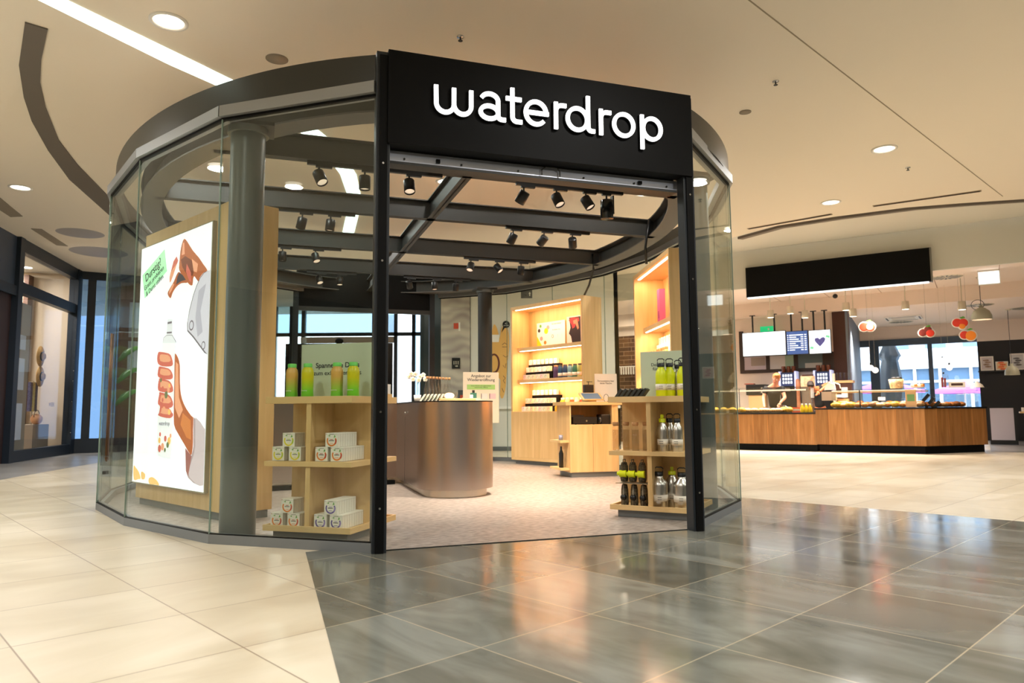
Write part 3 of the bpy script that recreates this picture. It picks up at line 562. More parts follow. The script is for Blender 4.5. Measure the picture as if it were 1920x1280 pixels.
for k in range(6): put(fl_, SH, .885+.036*k, 3.12-.03*k, ZC, 0, '%s of the leaning cream paper pouches on the left front of the steel counter' % ['first', 'second', 'third', 'fourth', 'fifth', 'last'][k], 'paper pouches')
jr = thing('lit_jar', 'glowing glass bowl with crystals on the wooden tray', 'jar', SH.w(1.20, 3.0, ZC+.03), SH.a); MB().lathe([(.001, 0), (.07, 0), (.09, .03), (.09, .07)], 'clear', 20).build('bowl', jr); MB().ball((0, 0, .03), .06, pm('warm glow', (255, 226, 170), .5, emit=2.0), (1, 1, .6)).build('light', jr)
m = thing('cup_box', 'small beige box with cups at the right end of the counter top', 'box', SH.w(1.52, 3.1, ZC), SH.a); MB().box(-.07, .07, -.03, .05, 0, .035, 'cream').build('box', m); MB().cyl((-.03, 0, .035), (-.03, 0, .075), .02, 'white').build('cup', m)
t = thing('sign_stand', 'tall cream offer poster stand with green strip behind the steel counter', 'sign', SH.w(2.27, 5.35, .004), SH.a)
MB().box(-.28, .28, -.0, .008, .77, 1.53, 'cream').build('poster', t); MB().cyl((0, .03, 0), (0, .03, .8), .012, 'beam').box(-.15, .15, -.1, .14, 0, .01, 'beam').build('stand', t)
text('Angebot zur\nWiedereröffnung', .062, 'text', t, (0, -.001, 1.455), bold=.0006); MB().box(-.22, .22, -.002, 0, 1.27, 1.345, pm('offer green', (150, 190, 110), .6)).build('green_strip', t)
text('Gratis Flasche zum Abonnement\nwährend der Öffnung', .024, 'text', t, (0, -.003, 1.318))
m = MB(); m.box(-.17, -.07, -.003, 0, 1.13, 1.22, pm('teal ink', (66, 130, 110), .6)).box(-.14, -.10, -.003, 0, 1.22, 1.26, 'beam').box(-.0, .1, -.003, 0, 1.13, 1.21, pm('grey ink', (214, 206, 200), .6)).box(.13, .23, -.003, 0, 1.13, 1.21, pm('pink ink', (220, 176, 180), .6)).box(.0, .008, -.004, 0, 1.13, 1.21, 'text').box(.13, .138, -.004, 0, 1.13, 1.21, 'text'); m.build('product_pictures', t)
# ------------------------------------------------------------------ tall wall shelves
def wallshelf(label, fr, Wd=1.86):
    t = thing('tall_lit_shelf', label, 'shelf', (fr.x, fr.y, .004), fr.a); D = .45
    MB().box(.05, Wd-.05, .06, D-.03, 0, .07, 'kick').build('plinth', t)
    MB().box(0, .045, 0, D, .07, 2.846, 'woodv').build('side_panel', t); MB().box(Wd-.045, Wd, 0, D, .07, 2.846, 'woodv').build('side_panel', t)
    MB().box(.045, Wd-.045, 0, D, 2.79, 2.846, 'wood').build('top_panel', t); MB().box(.045, Wd-.045, D-.03, D, .07, 2.79, 'woodv').build('back_panel', t)
    MB().box(.045, Wd-.045, .02, D-.03, .90, .935, 'wood').build('counter_board', t); MB().box(.045, Wd-.045, 0, D-.03, .07, .12, 'wood').build('base_board', t)
    n = 3; dw = (Wd-.09)/n
    for k in range(n): MB().box(.045+k*dw+.002, .045+(k+1)*dw-.002, .0, .02, .122, .93, 'woodv').build('door', t)
    for z in (2.035, 1.452):
        MB().box(.045, Wd-.045, .12, D-.03, z, z+.06, 'wood').build('shelf_board', t, .0015)
        MB().box(.10, Wd-.10, .135, .16, z-.008, z, 'led').build('led_strip', t)
    MB().box(.08, Wd-.08, .05, .08, 2.782, 2.79, 'led').build('led_strip', t)
    for z, y in ((2.775, .09), (2.02, .17), (1.44, .17)): area('shelf_lamp', (Wd/2, y, z), Wd-.3, 15, (1, .56, .30), sy=.03, parent=t, rot=(R(14), 0, 0))
    return t
FA = Fr(-.0249, 13.233, R(-50.07)); FBs = Fr(1.7438, 10.2167, R(-86.67))
wallshelf('tall lit wooden wall shelf beyond the counter, full of cartons and bottles', FA); wallshelf('tall lit wooden wall shelf close behind the right door post', FBs)
def mini(fr, x, y, z, l, g, col=(240, 228, 214), s=(.075, .06, .09)):
    key = 'mini%s' % (col,)
    if key not in MINI:
        t = thing('drink_carton', l, 'box', fr.w(x, y, z), fr.a, g); MB().box(-s[0]/2, s[0]/2, 0, s[1], 0, s[2], pm('carton %d %d %d' % col, col, .5)).build('carton', t)
        MB().ribbon([(.02*cos(R(a)), .045+.02*sin(R(a))) for a in range(0, 300, 30)], .007, -.0006, 0, pm('print %d' % len(MINI), [(214, 130, 110), (120, 160, 110), (150, 110, 160), (220, 180, 60)][len(MINI) % 4], .5)).build('print', t); MINI[key] = t
    else: dup(MINI[key], fr.w(x, y, z), fr.a, l, g)
MINI = {}
PC = [(240, 228, 214), (236, 222, 222), (226, 230, 216), (238, 226, 190)]
ORD = ['first', 'second', 'third', 'fourth', 'fifth', 'sixth', 'seventh', 'eighth']
for (fr, un) in ((FA, 'far lit shelf'),):
    for sn, zb, rows in (('middle board', 1.512, [(.17, .0, 6, .19, 'front'), (.26, .14, 6, .17, 'middle'), (.335, .28, 7, .16, 'rear')]), ('counter board', .935, [(.10, .0, 7, .22, 'front'), (.22, .15, 7, .19, 'middle'), (.33, .30, 6, .26, 'rear')])):
        for y, dz, n, x0, rn in rows:
            if dz: 
                tag(MB().box(x0-.05, x0+.115*n-.03, y, .415, zb, zb+dz-.006, 'black').build('riser_step', loc=(fr.x, fr.y, 0), rz=fr.a), 'black riser under the %s carton row, %s of the %s' % (rn, sn, un), 'riser')
            for k in range(n): mini(fr, x0+.112*k, y, zb+dz, '%s carton from left, %s row, %s of the %s' % (ORD[k], rn, sn, un), 'cartons on the far lit shelf', PC[(k+len(rn)) % 4])
tb = {}
for k, c in enumerate([(92, 66, 104), (50, 84, 116), (44, 70, 104), (130, 170, 180), (62, 120, 100), (168, 178, 110)]):
    t = thing('tumbler_bottle', '%s tumbler bottle on the middle board of the far lit shelf' % ['purple', 'blue', 'navy', 'light blue', 'green', 'yellow green'][k], 'bottle', FA.w(1.0+.118*k, .19, 1.512), FA.a, 'tumbler bottles on the far lit shelf')
    MB().lathe([(.001, 0), (.046, 0), (.048, .01), (.046, .16), (.038, .19), (.036, .2)], pm('tumbler %d' % k, c, .35), 20).build('body', t); MB().lathe([(.034, .195), (.036, .225), (.001, .23)], 'cork' if k < 1 else 'beam', 16).build('lid', t)
    if k: MB().lathe([(.0475, .03), (.0485, .03), (.048, .085), (.047, .085)], 'label', 20).build('paper_band', t)
for k in range(10):
    c = [(240, 190, 40), (240, 214, 150), (226, 90, 30), (244, 230, 214), (220, 70, 30)][k % 5]
    t = thing('taste_jar', '%s jar from left, %s jar row, counter board of far lit shelf' % (ORD[k % 5], 'front' if k < 5 else 'rear'), 'jar', FA.w(1.10+.115*(k % 5), .12 if k < 5 else .25, .935+(.0 if k < 5 else .1)), FA.a, 'jars on the far lit shelf')
    MB().lathe([(.001, 0), (.045, 0), (.045, .08), (.03, .1), (.03, .13), (.001, .13)], pm('jar %d' % (k % 5), c, .4), 16).build('body', t); MB().lathe([(.032, .1), (.032, .135), (.001, .138)], 'cream', 14).build('lid', t)
tag(MB().box(1.04, 1.66, .22, .41, .935, 1.033, 'wood').build('riser_step', loc=(FA.x, FA.y, 0), rz=FA.a), 'wooden riser under the rear jar row on the far lit shelf', 'riser')
# picture boards on the top board of the far shelf
t = thing('picture_board', 'white board with fruit pictures and small writing on the far lit shelf', 'picture', FA.w(.29, .40, 2.095), FA.a)
MB().box(0, .74, -.006, 0, 0, .46, 'white').build('board', t); m = MB(); y = -.0065
m.flat([(0, 0), (.16, 0), (0, .22)], y, YL)
for cx, cz, r, c in [(.10, .40, .03, GN), (.06, .32, .035, 'beam'), (.25, .30, .055, YL), (.30, .36, .04, 'pinkish'), (.12, .17, .04, 'pinkish'), (.22, .09, .035, OR)]:
    m.flat(circ(cx, cz, r, 14), y, pm('pink picture', (216, 150, 150), .6) if c == 'pinkish' else c)
m.build('fruit_picture', t); text('THE WATERDROP', .03, 'text', t, (.52, -.0075, .40)); text('Mikrodrink gelöst in Wasser\n\n', .018, 'text', t, (.52, -.0075, .30)); MB().ribbon(circ(.42, .19, .02, 12, ry=.03)+[(.44, .19)], .006, -.0085, -.006, 'text').ribbon([(.54, .17), (.55, .22), (.56, .17)], .003, -.0085, -.006, 'label').ribbon([(.66, .17), (.66, .22)], .004, -.0085, -.006, 'label').build('icons', t)
t = thing('picture_board', 'board with a dark photo of hands and pink fruit on the far lit shelf', 'picture', FA.w(1.08, .40, 2.095), FA.a)
MB().box(0, .62, -.006, 0, 0, .50, pm('rose card', (226, 196, 192), .6)).build('board', t); m = MB()
m.flat([(.13, .02), (.34, .02), (.34, .48), (.06, .48), (.09, .3), (.05, .2), (.10, .15)], -.0065, pm('photo black', (30, 16, 20), .5)); m.flat([(.05, .44), (.12, .48), (.30, .46), (.31, .4), (.24, .38), (.2, .3), (.14, .28), (.12, .35)], -.0075, pm('photo red', (150, 40, 50), .5)); m.flat([(.16, .42), (.26, .44), (.30, .28), (.27, .25), (.22, .36), (.17, .36)], -.0085, 'skin'); m.flat([(.35, .02), (.6, .02), (.6, .46), (.35, .46)], -.0065, 'white'); m.build('photo', t)
# near right shelf contents
t = thing('pink_pack', 'magenta pack standing on the top board of the near lit shelf', 'box', FBs.w(.44, .24, 2.095), FBs.a); MB().box(-.06, .06, 0, .08, 0, .5, pm('magenta', (196, 90, 150), .5)).build('pack', t); MB().box(-.03, .03, -.001, 0, .1, .2, pm('dark magenta', (150, 50, 110), .5)).build('print', t)
pbt = thing('printed_bottle', '', 'bottle'); MB().lathe([(.001, 0), (.036, 0), (.036, .18), (.02, .22), (.02, .24)], pm('floral glass', (226, 226, 196), .3, noise=((150, 170, 60), 60)), 18).build('body', pbt); MB().lathe([(.022, .23), (.024, .265), (.001, .268)], 'cork', 14).build('cork', pbt)
for k in range(7): put(pbt, FBs, .12+.11*k, .24, 1.512, 0, '%s floral bottle with cork on the middle board of the near lit shelf' % ORD[k], 'floral bottles')
for k in range(6): mini(FBs, .14+.13*k, .32, 1.86, '%s white carton on the high riser of the near lit shelf' % ORD[k], 'cartons on the near lit shelf', PC[0])
tag(MB().box(.06, 1.0, .30, .41, 1.512, 1.855, 'white').build('riser_step', loc=(FBs.x, FBs.y, 0), rz=FBs.a), 'white riser behind the floral bottles on the near lit shelf', 'riser')
# ------------------------------------------------------------------ till table
FT = Fr(.8139, 10.3315, R(14.47))
t = thing('till_table', 'wooden till table with an open niche in front of the far lit shelf', 'counter', (FT.x, FT.y, .004), FT.a)
MB().box(.03, .73, .03, .56, 0, .07, 'kick').build('plinth', t)
MB().box(0, .02, 0, .585, .07, 1.02, 'woodv').build('side_panel', t); MB().box(.645, .74, 0, .585, .07, 1.02, 'woodv').build('side_panel', t)
MB().box(-.06, .8, -.02, .6, 1.02, 1.07, 'wood').build('table_top', t, .002); MB().box(.02, .645, .0, .585, .725, .745, 'wood').build('niche_floor', t); MB().box(.02, .645, .55, .585, .745, 1.02, 'woodv').build('niche_back', t)
for x0, x1 in ((.021, .345), (.349, .644)): MB().box(x0, x1, 0, .02, .072, .724, 'woodv').build('door', t)
MB().box(.02, .645, .03, .57, .07, .72, 'wood').build('carcass', t)
for z in (.13, .52): MB().box(-.13, 0, .05, .55, z-.03, z, 'wood').build('side_shelf', t)
tag(MB().lathe([(.001, 0), (.033, 0), (.033, .2), (.014, .25), (.014, .30), (.001, .30)], 'blackp', 18).build('dark_bottle', loc=FT.w(-.07, .2, .136)), 'slim black bottle on the low side shelf of the till table', 'bottle')
tag(MB().lathe([(.001, 0), (.03, 0), (.03, .07), (.001, .075)], pm('grey lilac', (150, 150, 170), .4), 16).build('small_jar', loc=FT.w(-.07, .2, .526)), 'small lilac jar on the upper side shelf of the till table', 'jar')
t = thing('cash_drawer', 'black cash drawer in the niche of the till table', 'cash drawer', FT.w(.06, .02, .75), FT.a); MB().box(0, .36, 0, .4, .01, .105, 'blackp').box(-.02, .17, .03, .4, .105, .135, 'blackp').build('drawer', t); MB().cyl((.2, -.004, .05), (.2, 0, .05), .013, 'chrome').build('lock', t); MB().box(.03, .05, 0, .02, -.01, .01, 'blackp').box(.3, .32, 0, .02, -.01, .01, 'blackp').build('feet', t)
t = thing('receipt_printer', 'black receipt printer beside the cash drawer', 'printer', FT.w(.46, .03, .75), FT.a); MB().box(.03, .17, 0, .2, 0, .14, 'blackp').build('case', t, .01); MB().lathe([(.001, 0), (.045, 0), (.045, .03)], 'blackp', 24, T=Matrix.Translation((.0, .05, .06)) @ Matrix.Rotation(R(90), 4, 'Y')).tube([(.02, .05+.055*cos(R(a)), .065+.055*sin(R(a))) for a in range(0, 361, 20)], .003, 'chrome').build('paper_cover', t)
t = thing('tablet_stand', 'tablet in a wooden frame on the till table', 'tablet', FT.w(.26, .16, 1.075), FT.a); Tt = Matrix.Translation((0, 0, .02)) @ Matrix.Rotation(R(28), 4, 'X') ; MB().box(0, .33, 0, .22, 0, .015, 'wood', T=Tt).build('frame', t); MB().box(.03, .30, .02, .2, .015, .017, pm('tablet glass', (90, 110, 130), .1, emit=.25), T=Tt).build('screen', t); MB().box(.1, .23, .05, .18, 0, .03, 'wood').build('foot', t)
t = thing('pump_dispenser', 'black pump dispenser on a small riser behind the tablet', 'dispenser', FT.w(.44, .4, 1.072), FT.a); MB().box(-.08, .08, -.05, .08, 0, .14, 'wood').build('riser', t); MB().box(-.07, .07, -.04, .05, .14, .26, 'blackp').build('body', t, .004); MB().cyl((0, 0, .26), (0, 0, .30), .006, 'blackp').box(-.03, .06, -.006, .006, .30, .308, 'blackp').build('pump', t)
t = card('sign_card', 'grey white card about personal engraving on the till table', FT, .56, .92, .45, 1.072, 1.5, 'Personalisiere hier\ndeine Flasche', .036, 'white', .72); MB().ribbon(arc(.18, .06, .04, .06, 20, 380, 14), .006, -.002, 0, 'text').build('icon', t)
# ------------------------------------------------------------------ picture cabinet (backlit poster) at the left glass
FP = Fr(-3.9967, 7.7552, R(-42.476))
pc = thing('lightbox_cabinet', 'tall ash wood cabinet with a backlit picture of hands and a bottle', 'display cabinet', (FP.x, FP.y, .004), FP.a)
MB().box(.03, 2.0, .03, .41, 0, .07, 'kick').build('plinth', pc); MB().box(0, 2.02, 0, .44, .07, 2.88, 'woodv').build('wooden_case', pc, .002)
MB().box(0.0, 1.69, -.04, 0, .225, 2.735, pm('lightbox edge', (160, 150, 120), .5)).build('lightbox_frame', pc)
def em(n, c, e=1.0): return pm(n, c, .5, emit=e*.66)
gp = MB().box(.012, 1.678, -.044, -.04, .237, 2.723, em('lit poster white', (244, 244, 250), 1.05)).build('lit_picture', pc)
def smooth(P, n=3):
    r = []; k = len(P)
    for i in range(k):
        p0, p1, p2, p3 = P[i-1], P[i], P[(i+1) % k], P[(i+2) % k]
        for j in range(n):
            t = j/n; r.append(tuple(.5*((2*p1[q])+(-p0[q]+p2[q])*t+(2*p0[q]-5*p1[q]+4*p2[q]-p3[q])*t*t+(-p0[q]+3*p1[q]-3*p2[q]+p3[q])*t**3) for q in (0, 1)))
    return r
HAND1=[(1.09,2.66),(1.17,2.61),(1.29,2.51),(1.43,2.42),(1.53,2.34),(1.62,2.27),(1.54,2.26),(1.46,2.22),(1.43,2.19),(1.35,2.25),(1.32,2.23),(1.31,2.17),(1.25,2.18),(1.17,2.23),(1.08,2.29),(1.02,2.34),(0.99,2.38),(1.0,2.48),(1.01,2.55),(1.04,2.62)]
FING1=[(0.92,2.51),(0.96,2.46),(0.91,2.4),(0.85,2.32),(0.79,2.26),(0.77,2.31),(0.81,2.4),(0.85,2.47)]
FING2=[(0.97,2.34),(1.06,2.31),(1.11,2.28),(1.2,2.21),(1.06,2.22),(0.95,2.2),(0.86,2.15),(0.82,2.1),(0.77,2.12),(0.74,2.16),(0.79,2.2),(0.88,2.26)]
DARK1=[(1.0,2.33),(1.08,2.3),(1.16,2.24),(1.05,2.24),(0.94,2.22),(0.96,2.29)]
SHADE1=[(1.13,2.48),(1.27,2.42),(1.36,2.34),(1.31,2.26),(1.18,2.29),(1.07,2.38),(1.03,2.46)]
SLEEVE1=[(1.677,2.27),(1.54,2.26),(1.46,2.22),(1.39,2.15),(1.33,2.07),(1.26,1.94),(1.22,1.81),(1.23,1.73),(1.36,1.66),(1.5,1.57),(1.61,1.5),(1.677,1.48)]
CAP=[(0.76,1.89),(0.88,1.88),(0.89,1.72),(0.75,1.73)]
SHO=[(0.75,1.73),(0.89,1.72),(0.97,1.66),(0.99,1.64),(0.67,1.66),(0.68,1.71)]
BODY=[(0.67,1.66),(0.98,1.64),(0.98,1.3),(0.99,0.86),(0.98,0.57),(0.96,0.51),(0.82,0.51),(0.66,0.53),(0.63,0.62),(0.62,1.01)]
PALM=[(0.95,1.53),(1.04,1.49),(1.09,1.41),(1.1,1.31),(1.12,1.18),(1.17,1.08),(1.27,0.99),(1.39,0.92),(1.43,0.9),(1.43,0.79),(1.44,0.68),(1.43,0.6),(1.4,0.56),(1.25,0.66),(1.1,0.76),(1.01,0.84),(0.99,1.0),(0.98,1.3)]
FS=[[(0.57,1.56),(0.61,1.57),(0.83,1.54),(0.9,1.5),(0.94,1.43),(0.88,1.41),(0.69,1.42),(0.58,1.45),(0.55,1.51)],[(0.6,1.41),(0.63,1.42),(0.84,1.39),(0.92,1.35),(0.95,1.3),(0.89,1.28),(0.71,1.29),(0.59,1.32),(0.58,1.36)],[(0.62,1.29),(0.64,1.3),(0.85,1.27),(0.93,1.23),(0.97,1.17),(0.9,1.15),(0.72,1.16),(0.61,1.18),(0.6,1.24)],[(0.64,1.14),(0.65,1.16),(0.86,1.13),(0.94,1.09),(0.98,1.03),(0.91,1.0),(0.73,1.01),(0.62,1.04),(0.62,1.09)],[(0.67,1.01),(0.67,1.02),(0.88,1.0),(0.95,0.96),(0.99,0.93),(0.92,0.9),(0.74,0.91),(0.63,0.93),(0.65,0.95)]]
SLV2=[(1.43,0.91),(1.53,0.87),(1.677,0.8),(1.677,0.3),(1.61,0.29),(1.47,0.31),(1.36,0.35),(1.31,0.41),(1.36,0.47),(1.42,0.56),(1.45,0.64)]
CUF=[(1.28,0.62),(1.4,0.56),(1.42,0.55),(1.36,0.36),(1.31,0.41)]
FRU=[[(0.04,0.4),(0.11,0.38),(0.19,0.34),(0.24,0.28),(0.18,0.27),(0.06,0.26)],[(0.45,0.29),(0.54,0.31),(0.66,0.28),(0.71,0.24),(0.62,0.24),(0.47,0.24)],[(0.25,0.35),(0.35,0.33),(0.34,0.28),(0.26,0.28)]]
BITS=[(0.7,0.74),(0.69,0.68),(0.77,0.62),(0.83,0.59),(0.83,0.7),(0.92,0.68),(0.95,0.73),(0.89,0.64),(0.7,0.6),(0.88,1.22),(0.86,1.18),(0.81,1.13),(0.73,1.08),(0.9,0.96),(0.77,0.98),(0.67,1.28),(0.72,1.19)]
Y0 = -.0445; bro = em('print brown', (176, 96, 54)); brd = em('print deep brown', (122, 62, 40)); brl = em('print light skin', (228, 160, 124)); red = em('print rose', (204, 104, 88)); gry = em('print sleeve grey', (204, 200, 212)); gln = em('print glass grey', (222, 222, 228)); lin = em('print outline', (112, 104, 112)); dk = em('print shadow', (70, 62, 66)); orp = em('print orange', (236, 190, 110))
def pr(name, items):
    m = MB()
    for k, (P, mt) in enumerate(items): m.flat(P, Y0-.0006*k, mt, .0005)
    return m.build(name, gp)
pr('sleeve_print', [(SLEEVE1, lin), ([(x+.012, z+(-.006 if i < 6 else .014)) if x < 1.66 else (1.677, z) for i, (x, z) in enumerate(SLEEVE1)], gry), ([(1.45, 2.1), (1.6, 2.15), (1.5, 1.9), (1.56, 1.7), (1.46, 1.66), (1.40, 1.85)], em('print fold', (176, 172, 186))), (circ(1.32, 1.78, .05, 18), lin), (circ(1.32, 1.78, .036, 18), gry), (circ(1.59, 1.57, .04, 18), lin), (circ(1.59, 1.57, .028, 18), gry)])
pr('upper_hand_print', [(FING1, red), (smooth(FING1)[4:18], brl), (smooth(FING2), bro), (smooth(HAND1, 2), bro), (DARK1, dk), (SHADE1, brd), ([(1.28, 2.43), (1.42, 2.36), (1.40, 2.28), (1.33, 2.30)], brl), ([(1.17, 2.4), (1.27, 2.3), (1.29, 2.2), (1.24, 2.22), (1.16, 2.32)], red), ([(.78, 2.14), (.84, 2.17), (.9, 2.23), (.87, 2.24), (.79, 2.18)], brl), ([(1.07, 2.62), (1.10, 2.62), (1.12, 2.5), (1.05, 2.5)], brl)])
pr('bottle_print', [(CAP, gln), (SHO, lin), ([(x*.96+.033, z-.004) for x, z in SHO], gln), (BODY, gln), ([(x*.93+.056, z*.99+.012) for x, z in BODY], em('print bottle white', (238, 240, 242))), ([(.77, 1.86), (.87, 1.86), (.87, 1.84), (.77, 1.84)], lin), ([(.76, 1.76), (.88, 1.755), (.88, 1.74), (.76, 1.745)], lin)])
its = [(SLV2, em('print mauve sleeve', (170, 150, 152))), ([(x*1.0+(.04 if x < 1.6 else 0), z) for x, z in SLV2], em('print mauve light', (196, 180, 184))), (CUF, em('print cuff', (150, 90, 84))), (smooth(PALM, 2), bro), ([(1.0, 1.45), (1.06, 1.42), (1.07, 1.3), (1.1, 1.1), (1.2, .98), (1.12, .9), (1.02, 1.0), (1.0, 1.25)], brl), ([(1.2, .95), (1.38, .88), (1.40, .7), (1.3, .72), (1.16, .84)], em('print tan', (206, 124, 66)))]
pr('lower_arm_print', its)
fi = []
for P in FS: cx = sum(p[0] for p in P)/len(P); cz = sum(p[1] for p in P)/len(P); fi += [(smooth(P, 2), red), ([(cx+(x-cx)*.72+.01, cz+(z-cz)*.55+.01) for x, z in P], brl)]
m = MB()
for k, (P, mt) in enumerate(fi): m.flat(P, Y0-.005-.0005*(k % 2), mt, .0004)
m.build('fingers_print', gp)
m = MB()
for k, (x, z) in enumerate(BITS): m.flat(circ(x, z, .022+.008*(k % 3), 9), Y0-.0065, [red, orp, brl, em('print moss', (110, 120, 80))][k % 4], .0004)
for P in FRU: m.flat(smooth(P), Y0-.001, orp, .0004)
m.build('fruit_print', gp)
lb = MB().flat([(0.06,2.43),(0.62,2.63),(0.7,2.39),(0.15,2.17)], Y0-.0005, em('print mint', (178, 240, 190))).build('mint_label_print', gp)
an = atan2(.2, .56)
for b_, sz, x, z, bo in (('Durstig?', .125, .36, 2.41, .0008), ('Gratis probieren', .076, .385, 2.335, 0), ('& Durst stillen.', .076, .415, 2.26, 0)):
    o = text(b_, sz, em('print ink', (24, 50, 34), .5), lb, (x, Y0-.003, z), bold=bo); o.rotation_euler = (pi/2, -an, 0); o.rotation_mode = 'XYZ'
    o.matrix_local = Matrix.Translation((x, Y0-.003, z)) @ Matrix.Rotation(-an, 4, 'Y') @ Matrix.Rotation(pi/2, 4, 'X')
text('waterdrop', .12, em('print faint', (226, 228, 240), 1), gp, (.84, Y0-.001, .33)); text('waterdrop', .06, lin, gp, (.79, Y0-.0068, .83))
# potted plant and long door pull behind the left glass
FPL = Fr(-4.55, 9.35, 0)
t = thing('potted_plant', 'green leafy plant in a pale pot behind the left shop glass', 'plant', (-4.55, 9.35, .004))
MB().lathe([(.001, 0), (.15, 0), (.2, .45), (.18, .45), (.17, .4), (.001, .4)], 'white', 24).build('pot', t); lf = pm('leaf green', (44, 100, 36), .45, noise=((90, 150, 60), 6))
m = MB(); 
for k in range(9): m.tube([(0, 0, .4), (.05*cos(k*2.1), .05*sin(k*2.1), .8+.08*k), (.2*cos(k*2.1), .2*sin(k*2.1), 1.0+.09*k)], .007, 'stem green' if 0 else MATS['stem green'], 6)
m.build('stems', t)
for k in range(9):
    m = MB(); a = k*2.1; L = .42; v = []; f = []
    for i in range(7):
        q = i/6; wd = .13*sin(pi*min(1, q*.9+.06)); cx = L*q; cz = .12*sin(pi*q)-.12*q
        v += [(cx, -wd, cz-.02), (cx, 0, cz+.01), (cx, wd, cz-.02)]
    for i in range(6): f += [(3*i, 3*i+3, 3*i+4, 3*i+1), (3*i+1, 3*i+4, 3*i+5, 3*i+2)]
    m.add(v, f, lf, True); o = m.build('leaf', t, loc=(.18*cos(a), .18*sin(a), 1.0+.09*k), rz=a); s_ = o.modifiers.new('thickness', 'SOLIDIFY'); s_.thickness = .004
u_, v_ = (-2.30, 2.95)
MB().tube([(u_+.05, v_, 1.74), (u_+.05, v_, .55)]+[(u_+.05-.03*(1-cos(R(a)))*.0+.0, v_-.035+.035*cos(R(a)), .53-.035*sin(R(a))) for a in range(0, 181, 20)]+[(u_+.05, v_-.07, .55), (u_+.05, v_-.07, 1.74)], .009, pm('bronze pull', (96, 70, 48), .3, metal=.8)).box(u_+.03, u_+.06, v_-.1, v_+.02, .37, .40, 'beam').build('door_pull', shop)
# ------------------------------------------------------------------ left storefront
FC = Fr(-9.9411, 14.3639, R(103.909))
def wbox(name, fr, x0, x1, y0, y1, z0, z1, m): return struct(MB().box(x0, x1, y0, y1, z0, z1, m).build(name, loc=(fr.x, fr.y, 0), rz=fr.a))
t = struct(bpy.data.objects.new('window_1', None)); COL.objects.link(t); t.location = (FC.x, FC.y, 0); t.rotation_euler = (0, 0, FC.a)
MB().box(-.19, .02, -.08, .12, 0, 4.5, 'navy').build('post', t); MB().box(3.22, 3.5, -.08, .12, 0, 4.5, 'navy').build('post', t)
MB().box(.02, 3.22, -.06, .1, 3.40, 3.62, 'navy').build('transom', t); MB().box(.02, 3.22, -.06, .1, 4.24, 4.5, 'navy').build('head_beam', t); MB().box(.02, 3.22, -.06, .1, 0, .23, 'navy').build('sill', t)
MB().box(.02, 3.22, 0, .012, .23, 3.4, 'clearw' if 0 else glass('shopfront glass', (.93, .95, .96), .05, .8)).build('glass_pane', t); MB().box(.02, 3.22, 0, .012, 3.62, 4.24, MATS['shopfront glass']).build('glass_pane', t)
for k in range(12): MB().cyl((3.20, -.065, .5+.25*k), (3.20, -.075, .5+.25*k), .012, 'chrome', 8).build('stud', t)
wbox('wall_left', FC, -6, -.19, .0, .14, 3.35, 4.5, pm('navy panel', (52, 64, 84), .4)); wbox('trim_3', FC, -6, -.19, -.05, 0, 3.3, 3.5, 'navy'); wbox('wall_left', FC, -6, -.19, .04, .2, 0, 3.35, pm('dark opening maroon', (44, 26, 30), .6))  # maroon sheet: the dark shop opening is put into its colour
wbox('wall_left', FC, -.2, 3.6, 3.0, 3.1, 0, 4.5, pm('store wall cream', (206, 186, 160), .8)); wbox('wall_left', FC, 3.5, 3.6, 0.1, 3, 0, 4.5, MATS['store wall cream']); wbox('floor', FC, -.1, 3.5, .1, 3.0, 0, .06, pm('store floor', (180, 160, 136), .5)); 
wbox('ceiling', FC, -.1, 3.5, .1, 3.0, 4.42, 4.5, 'wallw')
for k in range(3): area('store_lamp', FC.w(.8+1.0*k, 1.6, 4.38), .3, 90, (1, .94, .88)); 
slm = thing('store_ceiling_light', 'small bright ceiling light inside the left storefront, front one', 'ceiling light', FC.w(.8, .9, 4.42), FC.a); MB().lathe([(.1, 0), (.1, -.01), (.001, -.012)], 'lampface', 20).build('diffuser', slm)
dup(slm, FC.w(1.8, .9, 4.42), FC.a, 'small bright ceiling light inside the left storefront, middle one'); dup(slm, FC.w(2.8, .9, 4.42), FC.a, 'small bright ceiling light inside the left storefront, rear one')
t = thing('window_screen', 'grey upright screen with pale blue sheets in the left shop window', 'display screen', FC.w(.55, .37, .06), FC.a); MB().box(0, 1.17, 0, .05, 0, 3.3, pm('screen grey', (150, 142, 130), .6)).build('panel', t)
for z, z2 in ((.35, 1.13), (1.42, 2.1), (2.29, 2.6)): MB().box(.45, .95, -.01, 0, z, z2, pm('pale blue sheet', (206, 220, 240), .5)).build('sheet', t)
t = thing('display_pedestal', 'beige box pedestal in the left shop window', 'pedestal', FC.w(2.25, .4, .06), FC.a); MB().box(0, .95, 0, .45, 0, .66, pm('pedestal beige', (140, 128, 114), .6)).build('block', t, .004)
t = thing('handbag', 'tan leather bag on the beige pedestal', 'bag', FC.w(2.72, .5, .72), FC.a); MB().ball((0, 0, .12), .17, pm('tan leather', (206, 150, 108), .5), (1, .7, .75)).build('body', t); MB().tube([(.17*cos(R(a)), 0, .17+.16*sin(R(a))) for a in range(0, 181, 20)], .008, 'blackp').build('strap', t)
st = pm('straw', (200, 160, 100), .8, noise=((170, 126, 70), 30)); ht = None
